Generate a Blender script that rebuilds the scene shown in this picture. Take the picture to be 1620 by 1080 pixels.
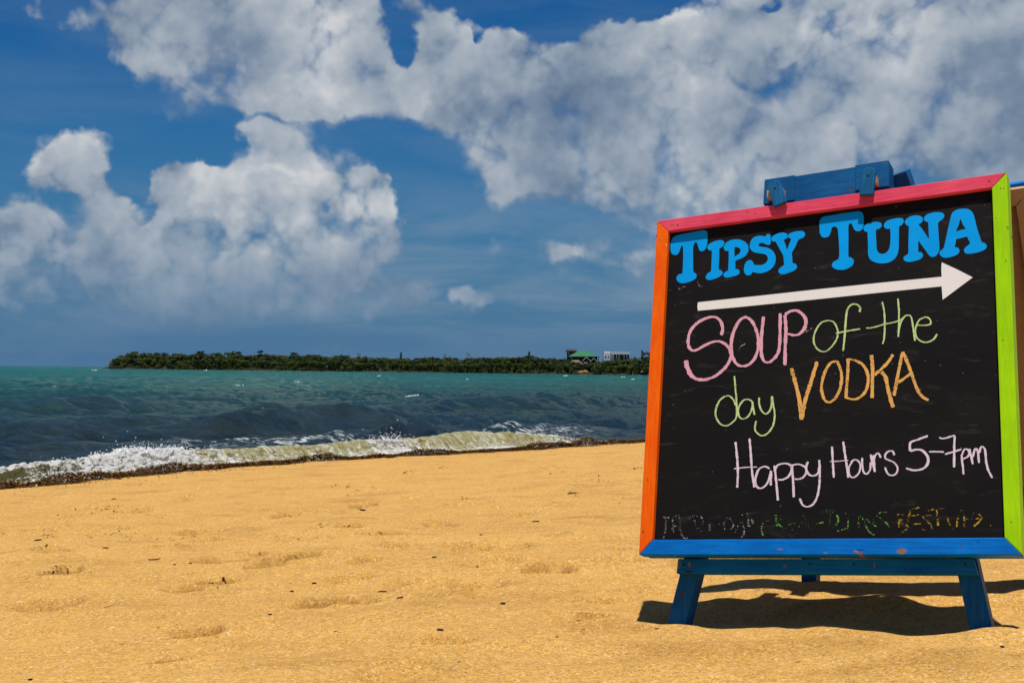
import bpy, bmesh, math, random
import numpy as np
from mathutils import Vector, Matrix
from mathutils.geometry import tessellate_polygon

for o in list(bpy.data.objects):
    bpy.data.objects.remove(o, do_unlink=True)
sc = bpy.context.scene
C = sc.collection
rnd = random.Random(7)
R = math.radians

# ------------------------------------------------------------------ camera
CAM_Z = 1.45
FPX = 2000.0                       # focal length in pixels of the 1620 px wide photograph
RT = Vector((0.9999395, -0.0109993, 0.0))
_n = Vector((0.011, 1.0, 0.0235)).normalized()      # world up seen from the camera (x right, y up, z forward)
_f = (Vector((0, 0, 1)) - _n * _n.z).normalized()
ROWS = (RT, _f, _n)
def cam2w(v):
    return Vector((ROWS[0].dot(v), ROWS[1].dot(v), ROWS[2].dot(v)))
cam_d = bpy.data.cameras.new('camera')
cam_d.sensor_width = 36.0
cam_d.lens = FPX / 1620 * 36
cam_d.clip_start = 0.05
cam_d.clip_end = 60000
cam = bpy.data.objects.new('camera', cam_d)
C.objects.link(cam)
cx, cy, cz = cam2w(Vector((1, 0, 0))), cam2w(Vector((0, 1, 0))), -cam2w(Vector((0, 0, 1)))
M = Matrix((cx, cy, cz)).transposed().to_4x4()
M.translation = (0, 0, CAM_Z)
cam.matrix_world = M
sc.camera = cam
EYE = Vector((0, 0, CAM_Z))
def ray(x, y):
    return cam2w(Vector(((x - 810) / FPX, -(y - 540) / FPX, 1)))

# ------------------------------------------------------------------ node helpers
class NT:
    def __init__(s, tree):
        s.t = tree
    def n(s, typ, **kw):
        nd = s.t.nodes.new(typ)
        ins = kw.pop('ins', {})
        for k, v in kw.items():
            setattr(nd, k, v)
        for k, v in ins.items():
            s.set(nd.inputs[k], v)
        return nd
    def set(s, sock, v):
        if isinstance(v, bpy.types.NodeSocket):
            s.t.links.new(v, sock)
        elif isinstance(v, bpy.types.Node):
            s.t.links.new(v.outputs[0], sock)
        else:
            if sock.type == 'RGBA' and len(v) == 3:
                v = (*v, 1)
            sock.default_value = v
    def math(s, op, a, b=None, c=None, clamp=False):
        nd = s.t.nodes.new('ShaderNodeMath'); nd.operation = op; nd.use_clamp = clamp
        s.set(nd.inputs[0], a)
        if b is not None: s.set(nd.inputs[1], b)
        if c is not None: s.set(nd.inputs[2], c)
        return nd.outputs[0]
    def mix(s, f, a, b, blend='MIX'):
        nd = s.t.nodes.new('ShaderNodeMix'); nd.data_type = 'RGBA'; nd.blend_type = blend
        s.set(nd.inputs[0], f); s.set(nd.inputs[6], a); s.set(nd.inputs[7], b)
        return nd.outputs[2]
    def noise(s, vec, scale, detail=4, rough=.5, dist=0.0, dims='3D', color=False):
        nd = s.t.nodes.new('ShaderNodeTexNoise'); nd.noise_dimensions = dims
        if vec is not None: s.set(nd.inputs['Vector'], vec)
        nd.inputs['Scale'].default_value = scale; nd.inputs['Detail'].default_value = detail
        nd.inputs['Roughness'].default_value = rough; nd.inputs['Distortion'].default_value = dist
        return nd.outputs['Color' if color else 'Fac']
    def ramp(s, f, stops, interp='LINEAR'):
        nd = s.t.nodes.new('ShaderNodeValToRGB'); nd.color_ramp.interpolation = interp
        e = nd.color_ramp.elements
        while len(e) < len(stops): e.new(0.5)
        for el, (p, c) in zip(e, stops):
            el.position = p
            el.color = (c, c, c, 1) if isinstance(c, (int, float)) else (*c, 1)
        s.set(nd.inputs[0], f)
        return nd.outputs[0]
    def step(s, f, lo, hi):
        nd = s.t.nodes.new('ShaderNodeMapRange'); nd.interpolation_type = 'SMOOTHSTEP'
        s.set(nd.inputs[0], f); nd.inputs[1].default_value = lo; nd.inputs[2].default_value = hi
        return nd.outputs[0]
    def mapping(s, vec, loc=(0, 0, 0), rot=(0, 0, 0), scale=(1, 1, 1), typ='POINT'):
        nd = s.t.nodes.new('ShaderNodeMapping'); nd.vector_type = typ
        s.set(nd.inputs[0], vec)
        nd.inputs[1].default_value = loc; nd.inputs[2].default_value = rot; nd.inputs[3].default_value = scale
        return nd.outputs[0]

# ------------------------------------------------------------------ sun (almost at the zenith) and sky
SUN_L = Vector((0.045, -0.288, 2.606)).normalized()
SUN_EL = math.asin(SUN_L.z)
SUN_AZ = math.atan2(SUN_L.x, SUN_L.y)
sd = bpy.data.lights.new('sun', 'SUN')
sd.energy = 4.9
sd.angle = R(0.53)
sd.color = (1.0, 0.955, 0.89)
sun = bpy.data.objects.new('sun', sd)
sun.rotation_euler = SUN_L.to_track_quat('Z', 'Y').to_euler()
C.objects.link(sun)

world = bpy.data.worlds.new('World')
sc.world = world
world.use_nodes = True
world.cycles.sampling_method = 'MANUAL'
world.cycles.sample_map_resolution = 512
wt = world.node_tree
wt.nodes.clear()
N_ = NT(wt)

def px_azel(x, y):
    d = ray(x, y).normalized()
    return math.atan2(d.x, d.y), math.asin(d.z)

def deg(px): return px / FPX           # radians spanned by so many pixels

# cumulus banks: x, y, half width, half height (photograph pixels), weight, tilt in degrees
BANKS = [
    # upper left bank
    (300, 70, 110, 95, 1.0, 0), (430, 60, 200, 130, 1.5, 0), (560, 90, 130, 100, 1.2, 0), (400, 120, 190, 75, .9, 0), (500, 165, 130, 42, .8, 0),
    (590, 140, 90, 60, .8, 0), (215, 90, 60, 60, .35, 0), (520, 10, 150, 60, .8, 0),
    # long bank over the right half
    (700, 60, 120, 90, 1.0, 0), (740, 130, 140, 110, 1.2, 0), (820, 190, 170, 120, 1.2, 10), (930, 140, 180, 120, 1.2, 0), (950, 230, 190, 110, 1.0, 0),
    (1040, 110, 170, 110, 1.3, 0), (1130, 200, 260, 150, 1.3, 0), (1250, 110, 260, 160, 1.4, 0), (1330, 240, 300, 120, 1.2, 0), (1480, 110, 280, 220, 1.5, 0),
    (1600, 220, 240, 220, 1.3, 0), (850, 285, 120, 55, .9, 0), (960, 310, 130, 40, .45, 0), (1100, 330, 120, 60, .7, 0), (1300, 330, 260, 60, .6, 0),
    (960, 50, 50, 40, .5, 0),
    # cumulus towers, left of the middle
    (445, 240, 105, 62, 1.3, 0), (385, 215, 38, 40, .8, 0), (470, 290, 120, 75, 1.1, 0), (322, 270, 36, 70, 1.0, 0), (285, 285, 50, 50, 1.1, 0),
    (275, 330, 70, 60, 1.0, 0), (400, 340, 140, 80, .9, 0), (545, 350, 90, 60, .9, 0), (578, 300, 60, 60, 1.1, 0), (600, 360, 70, 60, .9, 0), (260, 385, 90, 50, 1.0, 0),
    (370, 405, 220, 75, 1.1, 0), (540, 420, 170, 65, .9, 0), (420, 460, 330, 50, .6, 0), (640, 475, 50, 30, .45, 0),
    # lone cumulus and its skirt at the far left
    (95, 235, 60, 58, .75, 25), (130, 275, 80, 55, .6, 35), (170, 330, 80, 50, .7, 35), (50, 285, 130, 40, .4, 0),
    (12, 345, 50, 55, 1.1, 0), (70, 362, 55, 50, 1.1, 0), (110, 400, 80, 55, 1.0, 20), (160, 425, 60, 45, .9, 30), (40, 415, 130, 65, .9, 0), (90, 460, 240, 40, .6, 0),
    (300, 490, 420, 50, .55, 0), (60, 25, 170, 42, .45, -4), (30, 82, 90, 34, .40, 0),
    # faint ones low to the right
    (880, 385, 130, 40, .75, 0), (1020, 405, 160, 60, .75, 0), (1000, 440, 55, 30, .5, 0), (1060, 330, 90, 50, .7, 0), (750, 470, 200, 30, .5, 0),
    # windows of blue
    (622, 68, 50, 80, -1.7, -12), (870, 5, 110, 45, -1.3, 0), (1010, 10, 130, 36, -1.1, 0), (1405, 68, 50, 34, -.7, 0), (1240, 12, 50, 18, -.8, 0), (755, 54, 20, 15, -.7, 0),
    (335, 320, 30, 20, -.35, 0), (520, 322, 34, 44, -.5, 0), (345, 235, 30, 45, -.4, 0), (1240, 232, 70, 22, -.5, 8),
    (300, 215, 110, 26, -.8, 14), (430, 196, 120, 14, -.6, 0), (620, 240, 60, 50, -.9, 0), (670, 310, 60, 80, -.8, 0), (120, 150, 150, 45, -.8, 0), (225, 280, 34, 70, -.8, 20), (230, 345, 28, 30, -.6, 0),
]
def cloud_group(name, body):
    g = bpy.data.node_groups.new(name, 'ShaderNodeTree')
    g.interface.new_socket('Direction', in_out='INPUT', socket_type='NodeSocketVector')
    g.interface.new_socket('Density', in_out='OUTPUT', socket_type='NodeSocketFloat')
    q = NT(g)
    gi = q.n('NodeGroupInput'); go = q.n('NodeGroupOutput')
    q.set(go.inputs[0], body(q, gi.outputs[0]))
    return g
def banks_body(q, vec):
    sep = q.n('ShaderNodeSeparateXYZ', ins={0: vec})
    az = q.math('ARCTAN2', sep.outputs[0], sep.outputs[1])
    el = q.math('ARCSINE', sep.outputs[2])
    comb = q.n('ShaderNodeCombineXYZ', ins={0: az, 1: el})
    # soft push of the outlines so that no bank keeps an elliptical edge
    wob = q.n('ShaderNodeVectorMath', operation='SUBTRACT', ins={0: q.noise(comb.outputs[0], 17, 4, .55, dims='2D', color=True), 1: (.5, .5, .5)})
    wob2 = q.n('ShaderNodeVectorMath', operation='MULTIPLY_ADD', ins={0: wob, 1: (.050, .040, 0), 2: comb.outputs[0]})
    tot = None
    for (x, y, a, b, w, rot) in BANKS:
        u0, v0 = px_azel(x, y)
        m = q.mapping(wob2.outputs[0], (u0, v0, 0), (0, 0, R(-rot)), (deg(a) * 1.5, deg(b) * 1.5, 1), 'TEXTURE')
        gr = q.n('ShaderNodeTexGradient', gradient_type='QUADRATIC_SPHERE', ins={0: m}).outputs['Fac']
        tot = q.math('MULTIPLY', gr, w) if tot is None else q.math('MULTIPLY_ADD', gr, w, tot)
    tot = q.math('MINIMUM', tot, .80)
    # the rest of the sky carries the same kind of cloud, scattered freely
    flat = q.mapping(vec, (0, 0, 0), (0, 0, 0), (1, 1, 1.8))
    free = q.math('MULTIPLY', q.math('SUBTRACT', q.noise(flat, 2.6, 3, .5), .44), 2.4)
    inside = q.math('MULTIPLY', q.math('SUBTRACT', 1, q.step(q.math('ABSOLUTE', az), R(24), R(34))),
                    q.math('SUBTRACT', 1, q.step(el, R(17), R(26))))
    return q.math('ADD', q.math('MULTIPLY', tot, inside), q.math('MULTIPLY', free, q.math('SUBTRACT', 1, inside)))
def billow_body(q, vec):
    nz = q.noise(vec, 12, 8, .58)
    wv = q.n('ShaderNodeVectorMath', operation='MULTIPLY_ADD', ins={0: q.noise(vec, 20, 3, .6, color=True), 1: (.03, .03, .03), 2: vec})
    va = q.n('ShaderNodeTexVoronoi', feature='F1', ins={'Vector': wv.outputs[0], 'Scale': 17})
    vb = q.n('ShaderNodeTexVoronoi', feature='F1', ins={'Vector': wv.outputs[0], 'Scale': 43})
    puff = q.math('ADD', q.math('MULTIPLY', q.math('SUBTRACT', .45, va.outputs['Distance']), .62), q.math('MULTIPLY', q.math('SUBTRACT', .45, vb.outputs['Distance']), .34))
    vc = q.n('ShaderNodeTexVoronoi', feature='F1', ins={'Vector': wv.outputs[0], 'Scale': 105})
    puff = q.math('MULTIPLY_ADD', q.math('SUBTRACT', .45, vc.outputs['Distance']), .20, puff)
    return q.math('MULTIPLY_ADD', q.math('SUBTRACT', nz, .5), 1.35, puff)
GB = cloud_group('cloud_banks', banks_body); GN = cloud_group('cloud_billows', billow_body)
geo = N_.n('ShaderNodeTexCoord').outputs['Generated']
def use(grp, vec):
    nd = wt.nodes.new('ShaderNodeGroup'); nd.node_tree = grp
    N_.set(nd.inputs[0], vec)
    return nd.outputs[0]
def shift(dz, dx=0.0):
    return N_.n('ShaderNodeVectorMath', operation='ADD', ins={0: geo, 1: (dx, 0, dz)}).outputs[0]
b0, b2 = use(GB, geo), use(GB, shift(.038, -.008))
n0, n1 = use(GN, geo), use(GN, shift(.013, -.005))
d0 = N_.math('SUBTRACT', N_.math('ADD', b0, n0), .20)
elev = N_.n('ShaderNodeSeparateXYZ', ins={0: geo}).outputs[2]
sky = N_.n('ShaderNodeTexSky', sky_type='NISHITA', sun_disc=False, sun_elevation=SUN_EL, sun_rotation=SUN_AZ,
           altitude=0, air_density=1.0, dust_density=0.4, ozone_density=2.5)
SKY_S = 0.1
hazec = (.072, .170, .315)
blue = N_.n('ShaderNodeHueSaturation', ins={'Saturation': 1.25, 'Value': 1.0, 'Color': sky.outputs[0]}).outputs[0]
blue = N_.mix(1.0, blue, (.115, .42, .63), 'MULTIPLY')
blue = N_.mix(N_.step(elev, -.02, .24), tuple(c / SKY_S for c in hazec), blue)
# thin streaky veil, thickest low over the sea
vn = N_.noise(N_.mapping(geo, rot=(R(3), R(-5), 0), scale=(3.2, 3.2, 15)), 1.6, 6, .6, .4)
veil = N_.math('MULTIPLY', N_.step(vn, .36, .70), N_.math('MULTIPLY_ADD', N_.math('MULTIPLY', N_.step(elev, .015, .06), N_.math('SUBTRACT', 1, N_.step(elev, .07, .16))), .60, .15))
blue = N_.mix(veil, blue, tuple(c / SKY_S for c in (.215, .300, .405)))
top = N_.math('MULTIPLY_ADD', N_.math('SUBTRACT', b0, b2), 2.2, .5, clamp=True)      # sunlit upper edges are crisp, undersides ragged
alpha = N_.math('DIVIDE', d0, N_.math('MULTIPLY_ADD', top, -.44, .76), clamp=True)
alpha = N_.step(alpha, 0, 1)
thick = N_.step(d0, .12, .70)
rim = N_.math('MULTIPLY', N_.math('SUBTRACT', n0, n1), N_.math('MULTIPLY_ADD', thick, -.70, 1.15))
light = N_.math('ADD', rim, N_.math('MINIMUM', N_.math('MAXIMUM', N_.math('MULTIPLY', N_.math('SUBTRACT', b0, b2), .42), -.13), .15))
soft = N_.math('MULTIPLY', N_.math('SUBTRACT', N_.noise(geo, 8.5, 5, .54), .5), 2.1)
light = N_.math('ADD', N_.math('ADD', light, soft), .45, clamp=True)
ccol = N_.ramp(light, [(0.0, (.120, .178, .275)), (.30, (.200, .265, .360)), (.52, (.310, .370, .445)), (.75, (.43, .475, .53)), (1.0, (.63, .645, .66))])
low = N_.step(elev, .01, .17)
ccol = N_.mix(low, N_.mix(.45, ccol, (.11, .215, .35)), ccol)
alpha = N_.math('MULTIPLY', alpha, N_.math('MULTIPLY_ADD', N_.step(elev, .0, .10), .62, .33))
ccol = N_.mix(1.0, ccol, (1 / SKY_S,) * 3, 'MULTIPLY')
col = N_.mix(alpha, blue, ccol)
bg = N_.n('ShaderNodeBackground', ins={'Color': col, 'Strength': SKY_S})
wo = N_.n('ShaderNodeOutputWorld')
wt.links.new(bg.outputs[0], wo.inputs[0])

sc.view_settings.view_transform = 'Standard'
sc.view_settings.look = 'None'
sc.view_settings.exposure = 0.0
sc.view_settings.gamma = 1.0
sc.view_settings.use_curve_mapping = False
sc.render.engine = 'CYCLES'
sc.cycles.max_bounces = 6

# ------------------------------------------------------------------ object helpers
def tag(o, label=None, cat=None, group=None, kind=None):
    if label: o['label'] = label
    if cat: o['category'] = cat
    if group: o['group'] = group
    if kind: o['kind'] = kind
    return o
def link(name, me, mat=None, parent=None):
    o = bpy.data.objects.new(name, me)
    if mat is not None: me.materials.append(mat)
    C.objects.link(o)
    if parent is not None: o.parent = parent
    return o
def mesh(name, verts, faces, mat=None, parent=None, smooth=False):
    me = bpy.data.meshes.new(name)
    me.from_pydata([tuple(v) for v in verts], [], [tuple(f) for f in faces])
    if smooth: me.polygons.foreach_set('use_smooth', [True] * len(me.polygons))
    me.update()
    return link(name, me, mat, parent)
def npmesh(name, V, F, mat=None, parent=None, smooth=True, attrs=None):
    """fast mesh from arrays; F is (n,4) or (n,3)"""
    me = bpy.data.meshes.new(name)
    V = np.asarray(V, np.float32); F = np.asarray(F, np.int32)
    k = F.shape[1]
    me.vertices.add(len(V)); me.vertices.foreach_set('co', V.ravel())
    me.loops.add(F.size); me.loops.foreach_set('vertex_index', F.ravel())
    me.polygons.add(len(F)); me.polygons.foreach_set('loop_start', np.arange(len(F), dtype=np.int32) * k)
    try: me.polygons.foreach_set('loop_total', np.full(len(F), k, np.int32))
    except Exception: pass
    me.update(calc_edges=True)
    if smooth: me.polygons.foreach_set('use_smooth', np.ones(len(F), bool))
    for nm, arr in (attrs or {}).items():
        arr = np.asarray(arr, np.float32)
        if arr.ndim == 1:
            me.attributes.new(nm, 'FLOAT', 'POINT').data.foreach_set('value', arr)
        else:
            me.attributes.new(nm, 'FLOAT_VECTOR', 'POINT').data.foreach_set('vector', arr.ravel())
    me.validate()
    return link(name, me, mat, parent)
def grid_faces(nr, ncol):
    i = np.arange(nr - 1)[:, None] * ncol + np.arange(ncol - 1)[None, :]
    i = i.ravel()
    return np.stack([i, i + 1, i + ncol + 1, i + ncol], 1)
def empty(name, loc=(0, 0, 0), mw=None):
    o = bpy.data.objects.new(name, None)
    o.empty_display_size = .2
    C.objects.link(o)
    if mw is not None: o.matrix_world = mw
    else: o.location = loc
    return o
def copy_tree(o, parent=None):
    c = o.copy(); C.objects.link(c)
    if parent is not None: c.parent = parent
    for ch in list(o.children): copy_tree(ch, c)
    return c

# numpy value noise
def _hash(ix, iy, seed):
    h = (ix.astype(np.int64) * 374761393 + iy.astype(np.int64) * 668265263 + seed * 1274126177) & 0x7fffffff
    h = ((h ^ (h >> 13)) * 1274126177) & 0x7fffffff
    h = h ^ (h >> 16)
    return (h & 0xffff) / 32767.5 - 1.0
def vnoise(x, y, seed=0):
    x = np.asarray(x, float); y = np.asarray(y, float)
    ix = np.floor(x); iy = np.floor(y); fx = x - ix; fy = y - iy
    ix = ix.astype(np.int64); iy = iy.astype(np.int64)
    u = fx * fx * fx * (fx * (fx * 6 - 15) + 10); v = fy * fy * fy * (fy * (fy * 6 - 15) + 10)
    a = _hash(ix, iy, seed); b = _hash(ix + 1, iy, seed); c = _hash(ix, iy + 1, seed); d = _hash(ix + 1, iy + 1, seed)
    return (a * (1 - u) + b * u) * (1 - v) + (c * (1 - u) + d * u) * v
def fbm(x, y, lam, octv=4, gain=.5, seed=0):
    s = 0; a = 1.0; f = 1.0 / lam
    for k in range(octv):
        s = s + a * vnoise(x * f + 13.7 * k, y * f - 7.1 * k, seed + k)
        a *= gain; f *= 2.03
    return s

# ------------------------------------------------------------------ material helpers
def new_mat(name):
    m = bpy.data.materials.new(name); m.use_nodes = True
    t = m.node_tree; t.nodes.clear()
    q = NT(t)
    p = q.n('ShaderNodeBsdfPrincipled'); o = q.n('ShaderNodeOutputMaterial')
    t.links.new(p.outputs[0], o.inputs[0])
    return m, q, p, o
def bump(q, p, h, strength, dist):
    b = q.n('ShaderNodeBump', ins={'Strength': strength, 'Distance': dist, 'Height': h})
    q.set(p.inputs['Normal'], b.outputs[0])
def mat_plain(name, col, rough=.7, var=.15, scale=6.0, bumpd=0.0, spec=.3):
    m, q, p, o = new_mat(name)
    co = q.n('ShaderNodeTexCoord').outputs['Object']
    nz = q.noise(co, scale, 5, .6)
    f = q.math('MULTIPLY_ADD', q.math('SUBTRACT', nz, .5), 2 * var, 1.0)
    q.set(p.inputs['Base Color'], q.mix(1.0, col, q.n('ShaderNodeCombineXYZ', ins={0: f, 1: f, 2: f}).outputs[0], 'MULTIPLY'))
    p.inputs['Roughness'].default_value = rough
    p.inputs['Specular IOR Level'].default_value = spec
    if bumpd: bump(q, p, q.noise(co, scale * 5, 6, .6), .6, bumpd)
    return m
def mat_paint(name, col, dark, grain=(1, 22, 22), wear=.70, rust=(.22, .06, .012), rough=.48, knots=True, spots=()):
    """weathered brushed paint on timber; grain runs along the axis with the small scale"""
    m, q, p, o = new_mat(name)
    co = q.n('ShaderNodeTexCoord').outputs['Object']
    g = q.noise(q.mapping(co, scale=grain), 5, 6, .62)
    big = q.noise(co, 5.5, 5, .6)
    c = q.mix(q.step(q.math('MULTIPLY_ADD', g, .5, q.math('MULTIPLY', big, .5)), .38, .66), dark, col)
    fine = q.noise(q.mapping(co, loc=(3, 1, 7), scale=grain), 30, 3, .6)
    c = q.mix(q.math('MULTIPLY', q.step(fine, .55, .78), .35), c, dark)
    # chips down to dirty wood and small rusty spots
    ch = q.noise(co, 26, 5, .65)
    c = q.mix(q.math('MULTIPLY', q.step(ch, wear, wear + .035), .9), c, (.10, .055, .03))
    vo = q.n('ShaderNodeTexVoronoi', feature='F1', ins={'Vector': co, 'Scale': 6.5, 'Randomness': 1.0})
    sp = q.math('SUBTRACT', 1, q.step(vo.outputs['Distance'], .022, .048))
    c = q.mix(q.math('MULTIPLY', sp, .85 if knots else 0), c, rust)
    # nail holes, rust bleeds and knocks: centre, half sizes, colour
    wob = q.n('ShaderNodeVectorMath', operation='MULTIPLY_ADD', ins={0: q.n('ShaderNodeVectorMath', operation='SUBTRACT', ins={0: q.noise(co, 70, 3, .6, color=True), 1: (.5, .5, .5)}), 1: (.012, .012, 0), 2: co})
    for (u, v, ru, rv, cc) in spots:
        mp = q.mapping(wob.outputs[0], (u, v, 0), (0, 0, 0), (ru, rv, 1e3), 'TEXTURE')
        ln = q.n('ShaderNodeVectorMath', operation='LENGTH', ins={0: mp}).outputs['Value']
        c = q.mix(q.math('MULTIPLY', q.math('SUBTRACT', 1, q.step(ln, .55, 1.05)), .85), c, cc)
    q.set(p.inputs['Base Color'], c)
    q.set(p.inputs['Roughness'], q.math('MULTIPLY_ADD', big, .3, rough - .15))
    p.inputs['Specular IOR Level'].default_value = .12
    h = q.math('ADD', q.math('MULTIPLY', g, .7), q.math('MULTIPLY', fine, .35))
    h = q.math('SUBTRACT', h, q.math('MULTIPLY', q.step(ch, wear, wear + .03), .8))
    bump(q, p, h, .55, .0016)
    return m

# ------------------------------------------------------------------ the beach: one height function for sand, debris and feet
EX, EY = .6, .8                     # along the shore (into the picture)
SLOPE = .054
_P = np.array([0., 5., 8.3, 9.8, 11.2, 13.5, 15.6, 18., 20.4, 23., 26., 34.])
_Q = np.array([.0, .0, .06, .5, .75, .82, .66, .45, .26, .03, -.1, .0])
def shore_q(p): return np.interp(p, _P, _Q)
def pq(x, y):
    p = EX * x + EY * y
    q = -(EY * x - EX * y) - 13.75
    return p, q - shore_q(p)
def base_z(x, y):
    p, q = pq(x, y)
    z = np.where(q < 0, -SLOPE * q, -SLOPE * 1.2 * q)
    z = np.where(z > 1.15, 1.15 + .45 * (1 - np.exp(-(z - 1.15) / .45)), z)
    return np.maximum(z, -2.6)
def ground_px(px, py, dz=0.0):
    """where the sight line through a photograph pixel meets the sand"""
    r = ray(px, py); lo, hi = .5, 60.
    for k in range(50):
        m = (lo + hi) / 2
        z = CAM_Z + r.z * m
        if z > float(base_z(r.x * m, r.y * m)) + dz: lo = m
        else: hi = m
    return r.x * lo, r.y * lo

DENTS = []      # x, y, across, along view, depth, tilt
for (px, py, a, b, dep) in [
    (304, 785, .22, .30, .045), (119, 803, .26, .22, .04), (96, 817, .25, .20, .045), (176, 807, .22, .16, .05), (213, 808, .13, .14, .05),
    (258, 812, .10, .12, .05), (14, 846, .20, .14, .06), (60, 840, .22, .2, .03), (79, 872, .10, .10, .06), (84, 879, .07, .06, .05), (98, 915, .085, .075, .075),
    (110, 911, .045, .05, .06), (336, 837, .13, .14, .04), (336, 856, .14, .12, .055), (466, 812, .13, .18, .05), (450, 818, .09, .12, .05), (349, 920, .085, .06, .05),
    (368, 917, .05, .05, .04), (340, 893, .13, .08, .03), (460, 888, .11, .09, .04), (414, 897, .09, .07, .035), (281, 930, .09, .07, .03),
    (70, 955, .13, .09, .03), (312, 993, .10, .07, .03), (265, 1036, .05, .05, .03), (469, 854, .12, .10, .03), (574, 803, .10, .16, .07),
    (555, 833, .10, .12, .055), (509, 835, .06, .07, .05), (602, 850, .12, .10, .07), (697, 828, .13, .18, .05), (882, 743, .18, .32, .06),
    (758, 864, .18, .13, .035), (740, 797, .22, .22, .03), (844, 797, .14, .2, .03), (879, 847, .07, .08, .04), (657, 788, .15, .2, .03),
    (465, 889, .10, .08, .04), (471, 857, .11, .09, .03), (872, 904, .12, .09, .045), (803, 892, .2, .12, .025), (675, 920, .15, .10, .025),
    (768, 927, .15, .10, .025), (934, 947, .14, .08, .025), (941, 975, .10, .06, .025), (720, 1013, .11, .07, .02), (560, 915, .12, .08, .02),
    (505, 947, .10, .07, .025), (940, 893, .2, .1, .03), (990, 872, .12, .08, .03), (820, 865, .1, .1, .02), (900, 800, .2, .22, .025),
    (620, 865, .1, .08, .03), (340, 770, .3, .4, .03), (620, 760, .25, .4, .03), (940, 770, .22, .3, .03)]:
    x, y = ground_px(px, py)
    DENTS.append((x, y, a * 1.15, b * 1.45, dep, rnd.uniform(-.4, .4)))
for k in range(330):                 # older, nearly filled prints over the rest of the beach
    x = rnd.uniform(-9, 9); y = rnd.uniform(2.2, 26)
    if float(pq(np.array(x), np.array(y))[1]) > -.6: continue
    k_ = min(1, math.hypot(x, y) / 7)
    DENTS.append((x, y, rnd.uniform(.07, .2), rnd.uniform(.06, .2), rnd.uniform(.012, .032) * k_, rnd.uniform(0, 3.1)))

BUMPS = [(1.17, 4.90, .16, .08, .010), (1.03, 4.75, .20, .12, .012), (1.87, 4.5, .2, .2, .03), (.56, 4.16, .085, .06, .018), (1.40, 3.68, .11, .08, .03),
         (1.62, 3.72, .16, .12, .035), (.95, 3.72, .40, .05, .012), (1.7, 4.3, .3, .2, .02),
         (.86, 4.30, .42, .17, -.034), (1.30, 4.02, .22, .15, -.03), (1.02, 4.40, .16, .05, .026), (1.3, 4.35, .12, .05, .03), (.78, 4.62, .1, .05, .02)]
def sand_z(x, y, fine=True):
    x = np.asarray(x, float); y = np.asarray(y, float)
    z = base_z(x, y)
    p, q = pq(x, y)
    dry = np.clip((-q) / 1.2, 0, 1)
    far = np.clip(1.6 - np.hypot(x, y) / 40, 0, 1)
    h = .024 * fbm(x, y, 2.2, 3, .5, 3) + .015 * fbm(x + 3, y * 1.2, .45, 3, .55, 11)
    if fine:
        h = h + .0026 * fbm(x, y, .13, 3, .55, 21)
        rid = 1 - np.abs(vnoise(x / .34 + .6 * vnoise(x / .5, y / .5, 5), y / .19, 31))
        h = h + .006 * rid ** 3
    z = z + h * dry * far
    for (bx, by, a, b, hh) in BUMPS:
        r2 = ((x - bx) / a) ** 2 + ((y - by) / b) ** 2
        m = r2 < 9
        z[m] += hh * np.exp(-r2[m])
    for (bx, by, a, b, dep, rot) in DENTS:
        dx = x - bx; dy = y - by
        m = (np.abs(dx) < 1.0) & (np.abs(dy) < 1.0)
        if not m.any(): continue
        dx = dx[m]; dy = dy[m]
        ca, sa = math.cos(rot), math.sin(rot)
        u = (dx * ca + dy * sa) / a; v = (-dx * sa + dy * ca) / b
        r = np.sqrt(u * u + v * v) + 0.26 * vnoise(dx * 7 + bx, dy * 7 + by, 41)
        k = np.clip(1 - r, 0, 1); k = k * k * (3 - 2 * k)
        rim = np.exp(-((r - 1.15) / .28) ** 2)
        z[m] += -dep * np.minimum(k * 2.2, 1) * 2.2 * min(1.25, max(.75, .10 / min(a, b))) + .22 * dep * rim
    return z
def sz(x, y): return float(sand_z(np.array([x]), np.array([y]))[0])

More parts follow.
